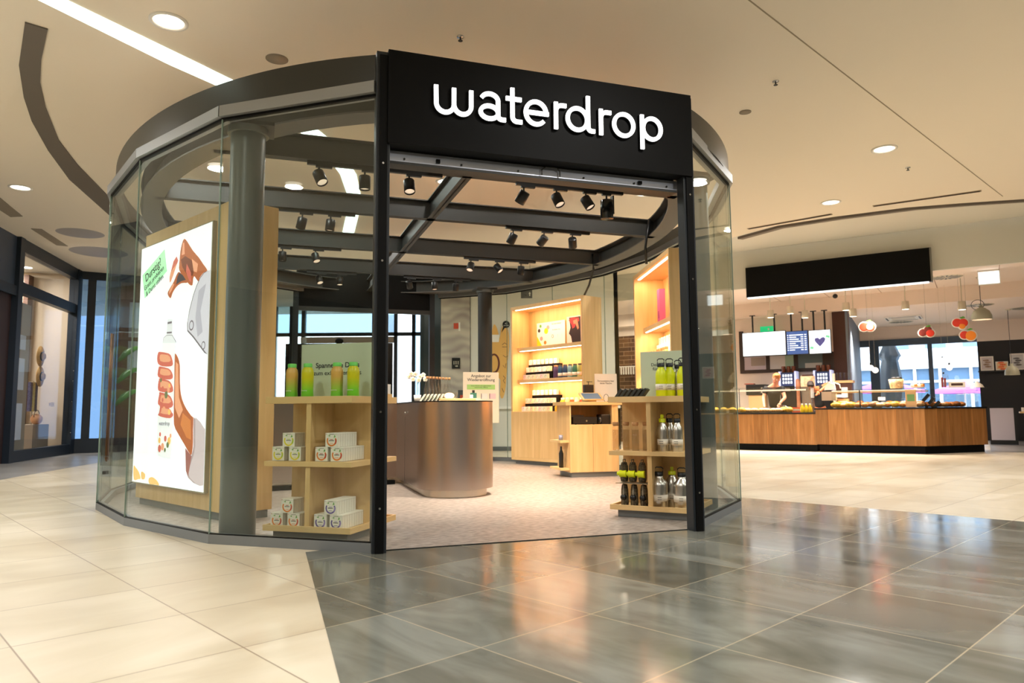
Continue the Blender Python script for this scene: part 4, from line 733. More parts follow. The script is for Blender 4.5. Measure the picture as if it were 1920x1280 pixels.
for k, (x, z) in enumerate(((2.62, 2.3), (2.66, 1.83))):
    l = 'round straw hat with dark band hanging in the left shop window, %s' % ('upper', 'lower')[k]
    if not ht:
        ht = thing('straw_hat', l, 'hat', FC.w(x, .45, z), FC.a, 'straw hats'); T_ = Matrix.Rotation(R(90), 4, 'X'); MB().lathe([(.001, .10), (.07, .09), (.10, .02), (.24, 0), (.24, -.008), (.001, -.008)], st, 28, T=T_).build('brim_and_crown', ht); MB().lathe([(.104, .01), (.1, .045), (.09, .045)], 'navy', 24, T=T_).build('band', ht)
    else: dup(ht, FC.w(x, .45, z), FC.a, l, 'straw hats')
t = thing('scarf_stand', 'stand with patterned scarves above the bag in the left shop window', 'scarf', FC.w(2.7, .5, .72), FC.a); MB().cyl((0, .1, 0), (0, .1, 1.0), .012, 'chrome').cyl((-.3, .1, .98), (.3, .1, .98), .01, 'chrome').build('rail', t)
MB().box(.5, .9, .5, .6, -.6, 3.6, pm('brown post', (96, 60, 36), .5)).build('brown_backboard', t)
for k, c in enumerate([(40, 50, 96), (190, 170, 80), (36, 40, 60)]): MB().box(-.22+.15*k, -.10+.15*k, .07, .13, .3, .97, pm('scarf %d' % k, c, .8, noise=((200, 190, 150) if k == 1 else (90, 90, 120), 30))).build('scarf', t)
text('WEEK', .13, pm('indigo ink', (40, 40, 110), .5), t, (.3, -.2, .42))
# ------------------------------------------------------------------ rear side of the hall
def P2(name, a, b, z0, z1, m, th=.1): return wallp(name, a, b, z0, z1, m, th)
P2('wall_back', (-10.0, 18.24), (-8.35, 19.3), 0, 4.5, pm('brown shop wall', (120, 92, 66), .5))
for x0, x1, z0, z1 in ((.22, .5, 2.9, 3.8), (.22, .5, 2.0, 2.8), (.9, 1.3, .9, 2.8)): struct(MB().box(x0, x1, -.03, 0, z0, z1, pm('painted window daylight', (206, 222, 240), .3)).build('window_5', loc=(-10.0, 18.24, 0), rz=atan2(1.06, 1.65)))  # bright panes: the daylight in them is put into the pale colour
P2('wall_back', (-10.75, 17.75), (-10.0, 18.24), 0, 4.5, glass('blue tinted pane', (.24, .31, .39), .07, .8), .04)
P2('trim_4', (-10.78, 17.70), (-8.35, 19.27), 4.3, 4.5, 'navy'); P2('trim_5', (-10.78, 17.70), (-8.35, 19.27), 0, .35, 'navy'); P2('trim_6', (-10.6, 17.84), (-10.45, 17.94), 0, 4.5, 'navy', .06)
P2('wall_back', (-8.35, 19.3), (-8.0, 24), 0, 4.5, pm('store shade brown', (104, 82, 62), .6)); P2('wall_back', (-9.4, 16.8), (-9.4, 16.9), 0, .1, 'navy')
t = thing('counter_block', 'pale store counter block behind the left shop glass', 'counter', (-7.9, 16.2, 0), R(30)); MB().box(0, 1.5, 0, .6, 0, .93, pm('greige front', (186, 166, 146), .6)).build('body', t); MB().box(-.02, 1.52, -.02, .62, .93, .97, 'white').build('top', t)
# entrance glazing seen through the rear opening
gz = pm('dark entrance frame', (30, 38, 46), .4)
for k, x in enumerate((-8.0, -7.45, -7.05, -3.95, -3.35, -2.85)):
    P2('trim_%d' % (7+k), (x, 24), (x+(.12 if k not in (5,) else .3), 24), 0, 4.5, gz, .15)
P2('trim_20', (-8, 24), (-2.8, 24), 3.48, 3.6, gz, .12); P2('trim_21', (-7.05, 23.95), (-3.95, 23.95), 3.25, 3.45, pm('door operator beige', (196, 180, 160), .5), .12)
P2('window_2', (-8, 24.1), (-3.95, 24.1), 3.55, 4.5, glass('entrance glass', (.42, .50, .56), .06, .8), .02); P2('window_3', (-3.3, 24.1), (-2.8, 24.1), 0, 4.5, 'bluegl', .02)
P2('door_1', (-7.6, 24.1), (-4.0, 24.1), 0, 3.25, pm('dark reflecting door', (44, 40, 40), .12), .03)
P2('wall_back', (-5.4, 30), (-2.4, 30), 0, 5, pm('white outer wall', (240, 240, 240), .8))
t = thing('dome_sensor', 'black dome sensor on the beige door operator at the rear entrance', 'sensor', (-5.75, 23.9, 3.3)); MB().ball((0, 0, 0), .14, 'blackp', (1, .6, .7)).build('dome', t)
P2('wall_back', (-2.15, 17.6), (-1.73, 17.6), 0, 4.5, pm('dark green glazed wall', (40, 50, 50), .25)); P2('wall_back', (-2.15, 17.6), (-2.75, 24), 0, 4.5, MATS['dark green glazed wall'])
# mural
mw = P2('wall_back', (-1.02, 17.5), (2.6, 17.5), 0, 4.5, 'wallw'); P2('wall_back', (2.6, 17.5), (2.6, 19.4), 0, 4.5, 'wallw')
t = thing('wall_mural', 'mauve and grey feather pattern wall panel behind the counter', 'wall panel', (-1.73, 17.48, 0)); mu = bpy.data.materials.new('feather pattern'); mu.use_nodes = True; nt = mu.node_tree; N = nt.nodes.new; L = nt.links.new
tc = N('ShaderNodeTexCoord'); wv = N('ShaderNodeTexVoronoi'); wv.inputs['Scale'].default_value = 1.6; L(tc.outputs['Object'], wv.inputs[0]); wa = N('ShaderNodeTexWave'); wa.wave_type = 'RINGS'; wa.inputs['Scale'].default_value = 1.4; wa.inputs['Distortion'].default_value = 9; wa.inputs['Detail'].default_value = 1; L(tc.outputs['Object'], wa.inputs[0])
ad = N('ShaderNodeMath'); ad.operation = 'MULTIPLY_ADD'; ad.inputs[1].default_value = .35; L(wa.outputs['Fac'], ad.inputs[0]); L(wv.outputs['Distance'], ad.inputs[2]); cr = N('ShaderNodeValToRGB'); L(ad.outputs[0], cr.inputs[0]); cr.color_ramp.elements[0].color = srgb((126, 112, 116)); cr.color_ramp.elements[1].color = srgb((196, 188, 172)); L(cr.outputs[0], nt.nodes['Principled BSDF'].inputs['Base Color'])
MB().box(0, .71, 0, .05, 0, 4.4, mu).build('panel', t); MB().box(.71, .72, -.003, .05, 0, 4.4, 'beam').build('edge', t)
t = thing('wc_sign', 'small dark restroom direction sign on the mural panel', 'sign', (-1.46, 17.46, 1.98)); MB().box(0, .2, -.01, 0, 0, .26, 'blackp').build('plate', t); m = MB(); 
for k in range(3): m.ball((.05+.05*k, -.011, .17), .012, 'cream', (1, .2, 1), 8).box(.042+.05*k, .058+.05*k, -.012, -.01, .10, .155, 'cream')
m.flat([(.08, .05), (.12, .05), (.12, .035), (.15, .06), (.12, .085), (.12, .07), (.08, .07)], -.011, 'cream'); m.build('pictograms', t)
t = thing('info_flag', 'red and white flag sign fixed on the mural panel', 'sign', (-1.42, 17.468, 2.95)); MB().box(0, .12, 0, .01, 0, .14, RD).build('red_part', t); MB().box(.12, .16, 0, .01, -.05, .16, 'white').build('white_part', t)
t = thing('waste_bin', 'dark bin with red notices behind the counter carafes', 'bin', (-1.28, 17.0, 0)); MB().box(0, .36, 0, .3, 0, 1.45, pm('bin grey', (70, 76, 80), .5)).build('body', t, .01); MB().box(.05, .2, -.006, 0, 1.13, 1.33, RD).build('notice', t); MB().box(.10, .16, -.009, -.005, 1.2, 1.27, 'white').build('notice_mark', t)
t = thing('foot_wall_graphic', 'large orange drawing sheet with black doodles and a speech bubble on the white wall', 'wall graphic', (-.42, 17.48, 0))
FT_ = [(-.10, 2.75), (-.02, 3.05), (.06, 2.95), (.12, 2.72), (.16, 2.95), (.26, 3.02), (.33, 2.9), (.35, 2.6), (.33, 2.3), (.30, 2.1), (.28, 1.8), (.25, 1.45), (.18, 1.25), (.12, 1.35), (.13, 1.7), (.02, 1.75), (-.14, 1.8), (-.2, 2.2), (-.18, 2.6)]
MB().flat(smooth(FT_, 3), -.001, pm('sheet orange', (226, 176, 98), .7), .002).build('orange_shape', t)
m = MB(); m.flat(circ(.28, 3.05, .09, 20), -.004, 'blackp').flat([(.21, 3.0), (.25, 2.97), (.16, 2.84)], -.004, 'blackp'); o = m.build('speech_bubble', t); text('alle\nsorten', .05, 'white', o, (.28, -.006, 3.06))
m = MB(); br_ = pm('doodle brown', (92, 40, 30), .7); m.ribbon(arc(-.02, 2.1, .12, .22, -100, 120, 14), .045, -.004, -.002, br_)
for P in ([(.18, 2.55), (.24, 2.6), (.3, 2.56)], [(.18, 2.5), (.31, 2.5)], [(.2, 2.3), (.26, 2.25), (.32, 2.28)], [(.2, 2.05), (.25, 1.98), (.27, 2.1)], [(.2, 1.8), (.25, 1.74), (.2, 1.68), (.24, 1.62)], [(.17, 1.5), (.21, 1.4)]): m.ribbon(P, .012, -.004, -.002, 'text')
m.flat([(-.06, 2.62), (.10, 2.62), (.12, 2.8), (-.08, 2.8)], -.003, 'white'); m.build('doodles', t)
P2('baseboard_back', (-1.02, 17.48), (2.6, 17.48), 0, .1, pm('skirting grey', (96, 98, 98), .5), .02); P2('trim_30', (-1.02, 17.44), (2.6, 17.44), 1.0, 1.06, 'white', .06)
t = thing('direction_sign', 'dark hanging direction sign with a white up arrow above the far lit shelf', 'sign', (.22, 17.0, 3.62)); MB().box(0, .27, 0, .03, 0, .36, pm('sign grey', (74, 74, 72), .5)).build('panel', t); MB().flat([(.2, .05), (.22, .05), (.22, .11), (.24, .10), (.21, .15), (.18, .10), (.2, .11)], -.001, 'white').build('arrow', t); MB().cyl((.05, .015, .36), (.05, .015, .88), .004, 'beam', 6).cyl((.22, .015, .36), (.22, .015, .88), .004, 'beam', 6).build('hanger_wire', t)
# ------------------------------------------------------------------ cafe: setting
wbox('wall_back', CF, -8, 12, 0, .08, 3.81, 4.72, 'wallw'); wbox('ceiling', CF, -8, 12, .08, 2.6, 3.81, 3.86, 'cafew'); wbox('ceiling', CF, -8, 12, 2.6, 9, 3.45, 3.86, 'cafew')
for k in range(5): wbox('trim_%d' % (31+k), CF, 1.2*k+.5, 1.2*k+.512, .1, 2.6, 3.806, 3.812, pm('cafe ceiling joint', (170, 140, 120), .9))
wbox('wall_back', CF, -.92, 1.72, 2.95, 3.05, 0, 3.45, 'cafew'); wbox('wall_back', CF, 1.70, 2.07, 2.85, 3.05, 0, 3.45, 'brown'); 
wallp('wall_back', CF.w2(2.07, 2.85), CF.w2(1.72, 7.7), 0, 3.45, pm('cafe blue grey', (112, 126, 142), .6), .06)
bk = bpy.data.materials.new('cafe brick'); bk.use_nodes = True; nt = bk.node_tree; N = nt.nodes.new; L = nt.links.new; tc = N('ShaderNodeTexCoord'); sp_ = N('ShaderNodeSeparateXYZ'); cb = N('ShaderNodeCombineXYZ'); L(tc.outputs['Object'], sp_.inputs[0]); L(sp_.outputs['X'], cb.inputs[0]); L(sp_.outputs['Z'], cb.inputs[1]); br = N('ShaderNodeTexBrick'); L(cb.outputs[0], br.inputs[0])
br.inputs['Scale'].default_value = 1; br.inputs['Brick Width'].default_value = .5; br.inputs['Row Height'].default_value = .13; br.inputs['Mortar Size'].default_value = .008; br.inputs['Color1'].default_value = srgb((112, 78, 48)); br.inputs['Color2'].default_value = srgb((78, 50, 30)); br.inputs['Mortar'].default_value = srgb((170, 140, 110)); L(br.outputs['Color'], nt.nodes['Principled BSDF'].inputs['Base Color'])
wbox('wall_back', CF, -8, -2.9, 3.0, 3.12, 0, 3.2, bk); wbox('wall_back', CF, -8, -.92, 3.0, 3.12, 3.2, 3.45, 'cafew'); wbox('wall_back', CF, -1.0, -.92, 2.9, 4.6, 0, 3.45, bk); wbox('wall_back', CF, -2.9, -1.0, 4.6, 4.7, 0, 3.2, 'cafewall')
t = thing('blue_lilac_poster', 'blue lilac poster on the brick wall seen behind the tall shelf', 'poster', CF.w(-4.78, 2.98), CF.a); MB().box(0, .30, -.02, 0, 2.1, 2.95, pm('lilac', (150, 150, 210), .6, noise=((110, 100, 170), 3))).build('sheet', t); MB().box(-.06, 0, -.03, 0, 1.2, 3.2, 'white').build('white_edge', t)
t = thing('slat_band', 'white upright slat band in front of the brown cafe wall', 'railing', CF.w(-5.0, 2.8), CF.a); MB().box(0, 1.8, 0, .05, 2.24, 2.27, 'white').build('rail', t)
for k in range(22): MB().box(.08*k, .08*k+.04, 0, .03, 2.02, 2.24, 'white').build('slat', t)
# glazing and dark wall at the back
t = struct(bpy.data.objects.new('window_4', None)); COL.objects.link(t); t.location = CF.w(0, 7.7); t.rotation_euler = (0, 0, CF.a); fb = pm('cafe window frame', (66, 84, 104), .4)
MB().box(1.6, 4.85, -.05, .1, 2.86, 3.06, fb).build('head_beam', t); MB().box(1.98, 2.24, -.05, .1, .0, 2.9, fb).build('mullion', t); MB().box(3.56, 3.68, -.05, .1, 0, 2.9, fb).build('mullion', t); MB().box(1.6, 4.85, -.05, .1, 0, .12, fb).build('sill', t); MB().box(1.6, 4.82, .02, .035, .12, 2.86, MATS['shopfront glass']).build('glass_pane', t)
wbox('wall_back', CF, 1.6, 4.85, 7.7, 7.8, 3.06, 3.45, 'cafew'); wbox('wall_back', CF, 4.82, 13, 7.62, 7.75, 0, 2.86, 'cafewall'); wbox('wall_back', CF, 4.82, 13, 7.62, 7.75, 2.86, 3.45, 'cafew')
wbox('floor', CF, 4.95, 13, 1.5, 7.6, -.04, .004, 'floor_grey')
wallp('wall_right', CF.w2(9.5, 7.6), CF.w2(11, -1.5), 0, 3.8, 'cafewall')
for k in range(9):  # added fill lights for the cafe, here and below, some without fixtures
    area('cafe_fill', CF.w(-1.6+1.15*(k % 5)+(.5 if k > 4 else 0), .45 if k < 5 else 4.0, 3.35 if k < 5 else 3.2), .35, 85 if k < 5 else 90, (1, .86, .74), spread=R(112))
area('cafe_fill', CF.w(6.5, 4.5, 3.4), .15, 25, (1, .8, .62)); area('cafe_fill', CF.w(-3.8, 1.6, 3.7), .15, 40, (1, .78, .58))
# ------------------------------------------------------------------ cafe: black fascia board
t = thing('black_fascia_board', 'long blank black board hanging in front of the white bulkhead at right', 'sign board', CF.w(.33, -.14), CF.a); MB().box(0, 3.78, 0, .12, 3.57, 4.28, 'black').build('board', t); MB().box(.02, 3.74, .0, .12, 3.545, 3.57, 'screen').build('lower_edge_light', t); MB().box(3.78, 3.81, .0, .14, 3.56, 4.28, pm('board edge', (120, 118, 110), .4)).build('side_trim', t)
# ------------------------------------------------------------------ cafe: counters
t = thing('cafe_counter', 'lower oak plank cafe counter beside the shop glass', 'counter', CF.w(0, 0), CF.a); MB().box(-2.6, 1.71, .04, .8, 0, .15, 'black').build('kick_plate', t); MB().box(-2.6, 1.71, 0, .8, .15, .83, 'oak').build('plank_front', t); MB().box(-2.6, 1.71, -.01, .8, .83, .865, 'blackp').build('worktop', t)
t = thing('cafe_counter', 'longer and higher oak plank cafe counter with angled right end', 'counter', CF.w(0, 0), CF.a); e3 = [(1.712, 0), (3.832, 0), (4.908, 1.371), (4.25, 1.88), (3.45, .8), (1.712, .8)]
MB().prism(inset(e3, .05), 0, .16, 'black').build('kick_plate', t); MB().prism([(1.712, 0), (3.832, 0), (3.45, .8), (1.712, .8)], .16, .93, 'oak').build('plank_front', t)
a2 = atan2(1.371, 1.076); L2 = hypot(1.371, 1.076); MB().box(.004, L2, 0, .8, .16, .93, 'oak').build('angled_plank_front', t, loc=(3.832, 0, 0), rz=a2); MB().prism(inset(e3, -.02), .93, .965, 'blackp').build('worktop', t)
cg = glass('display glass', (.95, .97, .96), .07, .9)
t = thing('glass_display_case', 'glass case over the lower cafe counter with yellow juice bottles', 'display case', CF.w(0, 0, .867), CF.a)
MB().box(-2.55, 1.62, .04, .048, 0, .56, cg).build('front_glass', t); MB().box(-2.55, 1.62, .04, .5, .57, .585, cg).build('top_glass', t); MB().box(1.612, 1.62, .05, .5, 0, .56, cg).build('side_glass', t); MB().box(-2.55, 1.5, .10, .15, .50, .53, pm('lit rail', (255, 220, 190), .5, emit=.9)).build('light_rail', t); MB().cyl((0.02, .05, 0), (.02, .05, .56), .012, 'chrome', 8).cyl((1.6, .3, 0), (1.6, .3, .57), .014, 'chrome', 8).build('posts', t)
t = thing('glass_display_case', 'long glass case over the higher cafe counter with pastries', 'display case', CF.w(0, 0, .967), CF.a)
MB().box(2.05, 3.82, .06, .068, 0, .38, cg).build('front_glass', t); MB().box(2.05, 3.86, .06, .55, .385, .4, cg).build('top_glass', t); MB().box(0.02, 1.62, .06, .068, 0, .38, cg).build('angled_glass', t, loc=(3.832, 0, 0), rz=a2); MB().box(2.05, 3.9, .2, .5, .33, .35, 'wood').build('inner_shelf', t); MB().box(1.62, 1.628, .06, .6, 0, .38, cg).build('end_glass', t, loc=(3.832, 0, 0), rz=a2)
MB().box(2.05, 3.8, .12, .15, .355, .375, MATS['lit rail']).build('light_rail', t); MB().cyl((2.62, .065, 0), (2.62, .065, .38), .012, 'blackp', 8).build('clamp_post', t)
# pastries
def food(kind, label, col, sc, extra=None):
    t = thing(kind, label, 'pastry' if 'bottle' not in kind else 'bottle'); sc = tuple(v*1.25 for v in sc); m = MB().ball((0, 0, sc[2]), 1, pm(kind+' crust', col, .5, noise=(tuple(int(c*.72) for c in col), 25)), sc, 14); m.build('crust', t)
    if extra: MB().ball((0, 0, sc[2]*1.35), 1, extra, (sc[0]*.75, sc[1]*.75, sc[2]*.75), 12).build('topping', t)
    return t
yl = pm('egg yellow', (246, 190, 20), .5); wh = pm('sugar white', (250, 236, 220), .6)
fd = [food('yellow_pastry', '', (236, 170, 30), (.10, .07, .05), yl), food('bread_roll', '', (206, 120, 44), (.075, .06, .045)), food('sandwich_roll', '', (196, 140, 80), (.11, .06, .04), wh), food('brown_bun', '', (150, 84, 36), (.07, .07, .05)), food('glazed_pastry', '', (230, 140, 50), (.08, .06, .04), wh)]
for o in fd: o['_p'] = 1
LC = [(-2.2, 0), (-1.85, 3), (-1.5, 1), (-1.1, 0), (-.85, 2), (-.62, 0), (-.40, 0), (-.22, 0), (.02, 0), (.14, 2), (.33, 2), (.47, 4), (.6, 2), (.74, 4), (.86, 2), (.98, 0), (1.10, 0), (1.2, 4)]
nm = ['yellow topped pastry', 'golden bread roll', 'pale filled sandwich roll', 'dark brown bun', 'white glazed pastry']
def putfood(k, x, y, z, rz, where, n):
    o = put(fd[k], CF, x, y, z, rz, '%s, %s' % (nm[k], where), 'pastries in the cafe cases')
    if '_p' in o: del o['_p']
for i, (x, k) in enumerate(LC): putfood(k, x, .18+.1*(i % 2), .867, random.uniform(-.4, .4), '%s from left in the lower cafe case' % (ORD+['ninth', 'tenth', 'eleventh', 'twelfth', 'thirteenth', 'fourteenth', 'fifteenth', 'sixteenth', 'seventeenth', 'eighteenth'])[i], i)
N24 = ['first', 'second', 'third', 'fourth', 'fifth', 'sixth', 'seventh', 'eighth', 'ninth', 'tenth', 'eleventh', 'twelfth']
for i in range(12): putfood([0, 4, 0, 1, 1, 3, 2, 1, 0, 4, 1, 2][i], 2.12+.145*i, .2, .967, random.uniform(-.5, .5), '%s of front row, long cafe case' % N24[i], i)
for i in range(12): putfood([0, 2, 1, 3, 1, 2, 4, 1, 3, 2, 1, 4][i], 2.15+.145*i, .38, .98+.02*(i % 2), random.uniform(-.5, .5), '%s of rear row, long cafe case' % N24[i], i)
for i in range(10):
    q = .12+.14*i; putfood([1, 3, 1, 4, 1, 2, 1, 1, 3, 1][i], 3.832+q*cos(a2)-.28*sin(a2), q*sin(a2)+.28*cos(a2), .967, random.uniform(-.5, .5), '%s along the angled end of the cafe case' % N24[i], i)
tt = thing('red_snack_pack', 'red snack pack in the lower cafe case left of the juice bottles', 'food pack', CF.w(1.28, .2, .867), CF.a); MB().box(-.1, .1, -.05, .05, 0, .12, pm('snack red', (226, 90, 60), .5)).build('pack', tt); MB().box(-.08, .08, -.052, -.05, .04, .08, 'cream').build('label_print', tt)
jb = thing('juice_bottle', '', 'bottle'); MB().lathe([(.001, 0), (.04, 0), (.042, .02), (.042, .11), (.02, .16), (.018, .18)], pm('orange juice', (244, 196, 10), .3), 16).build('body', jb); MB().lathe([(.02, .175), (.02, .2), (.001, .2)], 'white', 12).build('cap', jb)
for k in range(3): put(jb, CF, 1.41+.085*k, .12, .867, 0, '%s yellow juice bottle at the right end of the lower cafe case' % ('left', 'middle', 'right')[k], 'yellow juice bottles')
# things on and in the cases
def cbox(nm_, lab, cat, x, y, z, w_, d_, h_, m_, strip=None):
    t = thing(nm_, lab, cat, CF.w(x, y, z), CF.a); MB().box(0, w_, 0, d_, 0, h_, m_).build('box', t)
    if strip: MB().box(w_*.15, w_*.85, -.003, 0, h_*.35, h_*.75, strip).build('label_print', t)
    return t
kr = pm('kraft card', (206, 160, 110), .6)
cbox('kraft_bag', 'beige paper box standing before the long glass case', 'box', 3.50, .02, .967, .2, .035, .36, kr, pm('clover green', (110, 150, 90), .6))
cbox('card_box', 'grey beige card stand at the left end of the long glass case', 'box', 1.82, .2, 1.13, .30, .15, .2, pm('greige card', (190, 164, 140), .6)); cbox('stacked_boxes', 'two stacked brown snack boxes beside the grey beige stand', 'box', 2.13, .35, .967, .22, .15, .2, kr, 'label')
t = thing('paper_carrier', 'white paper carrier with handle near the second worker', 'bag', CF.w(1.86, .3, 1.37), CF.a); MB().prism([(0, 0), (.24, 0), (.22, .12), (.10, .18), (.02, .06)], -.1, 0, 'white', T=Matrix.Rotation(R(90), 4, 'X')).build('bag', t); MB().tube([(.1, .05, .1), (.22, .05, .16), (.32, .05, .12), (.34, .05, .03)], .012, 'white').build('handle', t)
t = thing('gift_basket', 'cream gift basket with dark bow on top of the long glass case', 'basket', CF.w(3.32, .3, 1.37), CF.a); MB().lathe([(.001, 0), (.12, 0), (.15, .2), (.001, .2)], pm('basket cream', (246, 222, 170), .6, noise=((200, 150, 100), 18)), 18).build('basket', t); MB().ball((-.03, 0, .22), .05, 'blackp', (1.4, .6, .6)).ball((.05, 0, .22), .05, 'blackp', (1.4, .6, .6)).build('bow', t)
t = thing('bread_plate', 'plate of cream rolls on top of the long glass case', 'plate', CF.w(3.72, .3, 1.37), CF.a); MB().lathe([(.001, 0), (.12, .01), (.15, .03)], 'white', 20).build('plate', t)
for k in range(4): MB().ball((-.09+.06*k, 0, .06), .045, fd[1].children[0].data.materials[0] if k % 2 else wh, (1, 1, .8), 10).build('roll', t)
t = thing('glass_jar', 'clear jar with red wrapped sweets on top of the glass case', 'jar', CF.w(4.2, .45, 1.37), CF.a); MB().lathe([(.001, 0), (.085, 0), (.09, .26), (.07, .29)], 'clear', 18).build('jar', t); MB().box(-.05, -.01, -.02, .02, .01, .22, pm('wrap red', (150, 40, 34), .5)).box(.0, .04, -.03, .01, .01, .2, MATS['wrap red']).build('sweets', t); MB().ball((0, 0, .31), .02, 'blackp').build('knob', t)
cbox('cake_box', 'cream cake box with brown print at the right end of the case top', 'box', 4.28, .5, 1.37, .30, .12, .12, wh, 'brown'); 
t = thing('cream_cake', 'cream cake slice pyramid right of the cake box', 'cake', CF.w(4.78, .9, 1.37), CF.a); MB().lathe([(.13, 0), (.1, .06), (.001, .14)], wh, 14).build('cake', t); MB().box(-.2, .2, -.15, .15, -.012, 0, cg).build('glass_shelf', t)
cbox('price_card', 'small white price card inside the long glass case', 'sign', 2.95, .3, 1.12, .14, .01, .07, 'white'); cbox('price_card', 'white price card inside the case nearer its left end', 'sign', 2.1, .3, 1.2, .2, .01, .06, 'white')
t = thing('menu_rack', 'dark slanted racks inside the right part of the long glass case', 'rack', CF.w(3.72, .42, 1.06), CF.a)
for k in range(3): MB().box(.12*k, .12*k+.06, 0, .2, 0, .26, 'blackp', T=Matrix.Rotation(R(40), 4, 'Y')).build('rack', t)
# back counter with machines
t = thing('back_counter', 'dark back counter along the cafe kitchen wall', 'counter', CF.w(-.9, 2.25), CF.a); MB().box(0, 2.9, 0, .55, 0, .88, 'brown').build('base', t); MB().box(-.0, 2.92, -.02, .58, .88, .92, 'steel').build('top', t)
for x, l in ((.45, 'black coffee machine with bean hoppers behind the leaning worker'), (1.30, 'black coffee machine with bean hoppers in front of the brown panel')):
    t = thing('coffee_machine', l, 'coffee machine', CF.w(x, 2.35, .922), CF.a, 'coffee machines'); MB().box(0, .38, 0, .5, 0, .98, 'blackp').box(-.03, .02, -.01, .3, .5, 1.0, pm('lit side', (200, 210, 255), .4, emit=.5)).box(.36, .41, -.01, .3, .5, 1.0, MATS['lit side']).build('case', t)
    pn = MB().box(.03, .35, -.012, 0, .62, .96, pm('machine panel', (40, 54, 96), .3, emit=.25)).build('front_panel', t); m = MB()
    for q in range(4):
        for r_ in range(3): m.box(.07+.065*q, .11+.065*q, -.016, -.012, .68+.09*r_, .74+.09*r_, 'screen')
    m.build('drink_buttons', pn); MB().box(.13, .25, -.06, 0, .48, .58, 'steel').build('spout', t)
    for q in range(3): MB().lathe([(.05, 0), (.055, .14), (.05, .16), (.001, .16)], pm('bean hopper', (104, 50, 26), .25), 16, c=(.07+.125*q, .15, .98)).build('bean_hopper', t)
t = thing('oven', 'black countertop oven with a plus mark at the left of the cafe', 'oven', CF.w(-.42, 2.3, 1.32), CF.a); MB().box(0, .5, 0, .4, 0, .28, 'blackp').build('case', t); MB().box(.39, .47, -.006, 0, .06, .09, 'cream').box(.415, .445, -.006, 0, .035, .115, 'cream').build('plus_mark', t); MB().box(-.04, .2, 0, .2, .29, .31, pm('red tray', (150, 50, 30), .5)).build('red_lid', t); MB().box(.05, .45, .02, .38, -.4, 0, kr).build('open_stand', t)
t = thing('recipe_box', 'cream box with fruit picture between the coffee machines', 'box', CF.w(.98, 2.3, .922), CF.a); MB().box(0, .32, 0, .25, 0, .58, 'steel').build('pedestal', t); MB().box(-.01, .33, -.01, .22, .58, .86, pm('recipe cream', (246, 232, 190), .5, noise=((226, 150, 110), 9))).box(.03, .3, -.0, .2, .86, .9, 'brown').build('printed_box', t)
t = thing('grinder', 'small brown grinder beside the recipe box', 'grinder', CF.w(.90, 2.3, .922), CF.a); MB().lathe([(.05, 0), (.045, .5), (.06, .55), (.05, .78), (.001, .8)], pm('grinder brown', (170, 110, 80), .4), 14).build('body', t)
t = thing('cup_rack', 'rack of stacked clear cups right of the second coffee machine', 'rack', CF.w(1.82, 2.2, .922), CF.a); MB().box(0, .36, 0, .3, 0, .66, 'brown').box(-.03, .39, -.02, .32, .66, .72, kr).box(-.08, -.02, 0, .1, 0, .9, 'cream').build('stand', t)
for q in range(4): MB().lathe([(.035, 0), (.045, .2)], 'clear', 12, c=(.05+.09*q, .1, .72)).build('cup_stack', t)
MB().box(.12, .26, -.006, 0, .3, .55, 'white').build('notice', t)
t = thing('serving_hatch', 'dark brown framed hatch windows below the menu screens', 'window frame', CF.w(-.72, 2.92), CF.a); bf = pm('hatch brown', (54, 36, 28), .4)
MB().box(0, 2.42, -.03, 0, 1.93, 2.02, bf).box(0, .12, -.03, 0, 2.02, 3.1, bf).box(0, 2.42, -.03, 0, 2.38, 2.42, bf).box(.70, .80, -.03, 0, 2.02, 2.4, bf).box(1.42, 1.53, -.03, 0, 2.02, 2.4, bf).box(2.14, 2.42, -.03, 0, 2.02, 2.4, bf).build('frame', t)
MB().box(.12, .70, -.012, 0, 2.02, 2.38, pm('hatch lilac', (190, 176, 188), .4)).box(.30, .68, -.014, -.01, 2.13, 2.36, pm('hatch grey', (158, 144, 138), .5)).build('pane', t); MB().box(.8, 1.2, -.012, 0, 2.02, 2.38, pm('hatch pale', (212, 206, 204), .4)).box(1.2, 1.42, -.012, 0, 2.02, 2.38, pm('hatch green', (160, 188, 168), .4)).build('pane', t); MB().box(1.53, 2.14, -.012, 0, 2.02, 2.38, pm('hatch steel', (96, 112, 116), .3)).box(1.7, 2.12, -.014, -.01, 2.02, 2.15, pm('hatch shelf', (196, 190, 180), .5)).build('pane', t)
# menu screens
def menu(label, x0, x1, z0, z1, m_):
    t = thing('menu_screen', label, 'screen', CF.w(x0, 2.3, z0), CF.a, 'menu screens'); MB().box(0, x1-x0, 0, .05, 0, z1-z0, 'blackp').build('case', t); MB().box(.012, x1-x0-.012, -.004, 0, .012, z1-z0-.012, m_).build('display', t)
    for u in (.25, .75): MB().cyl(((x1-x0)*u, .03, z1-z0), ((x1-x0)*u, .03, 3.45-z0), .022, 'blackp', 10).box((x1-x0)*u-.07, (x1-x0)*u+.07, -.0, .06, 3.43-z0, 3.45-z0, 'blackp').build('ceiling_rod', t)
    return t
menu('wide white lit menu screen at the left above the cafe', -.47, .65, 2.35, 2.99, 'screen'); t = menu('blue lit menu screen with white price lists, middle one', .66, 1.20, 2.345, 2.96, 'screenb')
m = MB()
for k in range(8): m.box(.08, .13+.2*((k*37 % 10)/10+.4), -.008, -.004, .11+.055*k, .135+.055*k, 'screen').box(.36, .42, -.008, -.004, .11+.055*k, .135+.055*k, 'screen').box(.45, .50, -.008, -.004, .11+.055*k, .135+.055*k, 'screen').box(.03, .055, -.008, -.004, .11+.055*k, .135+.055*k, 'screen')
m.build('menu_lines', t)
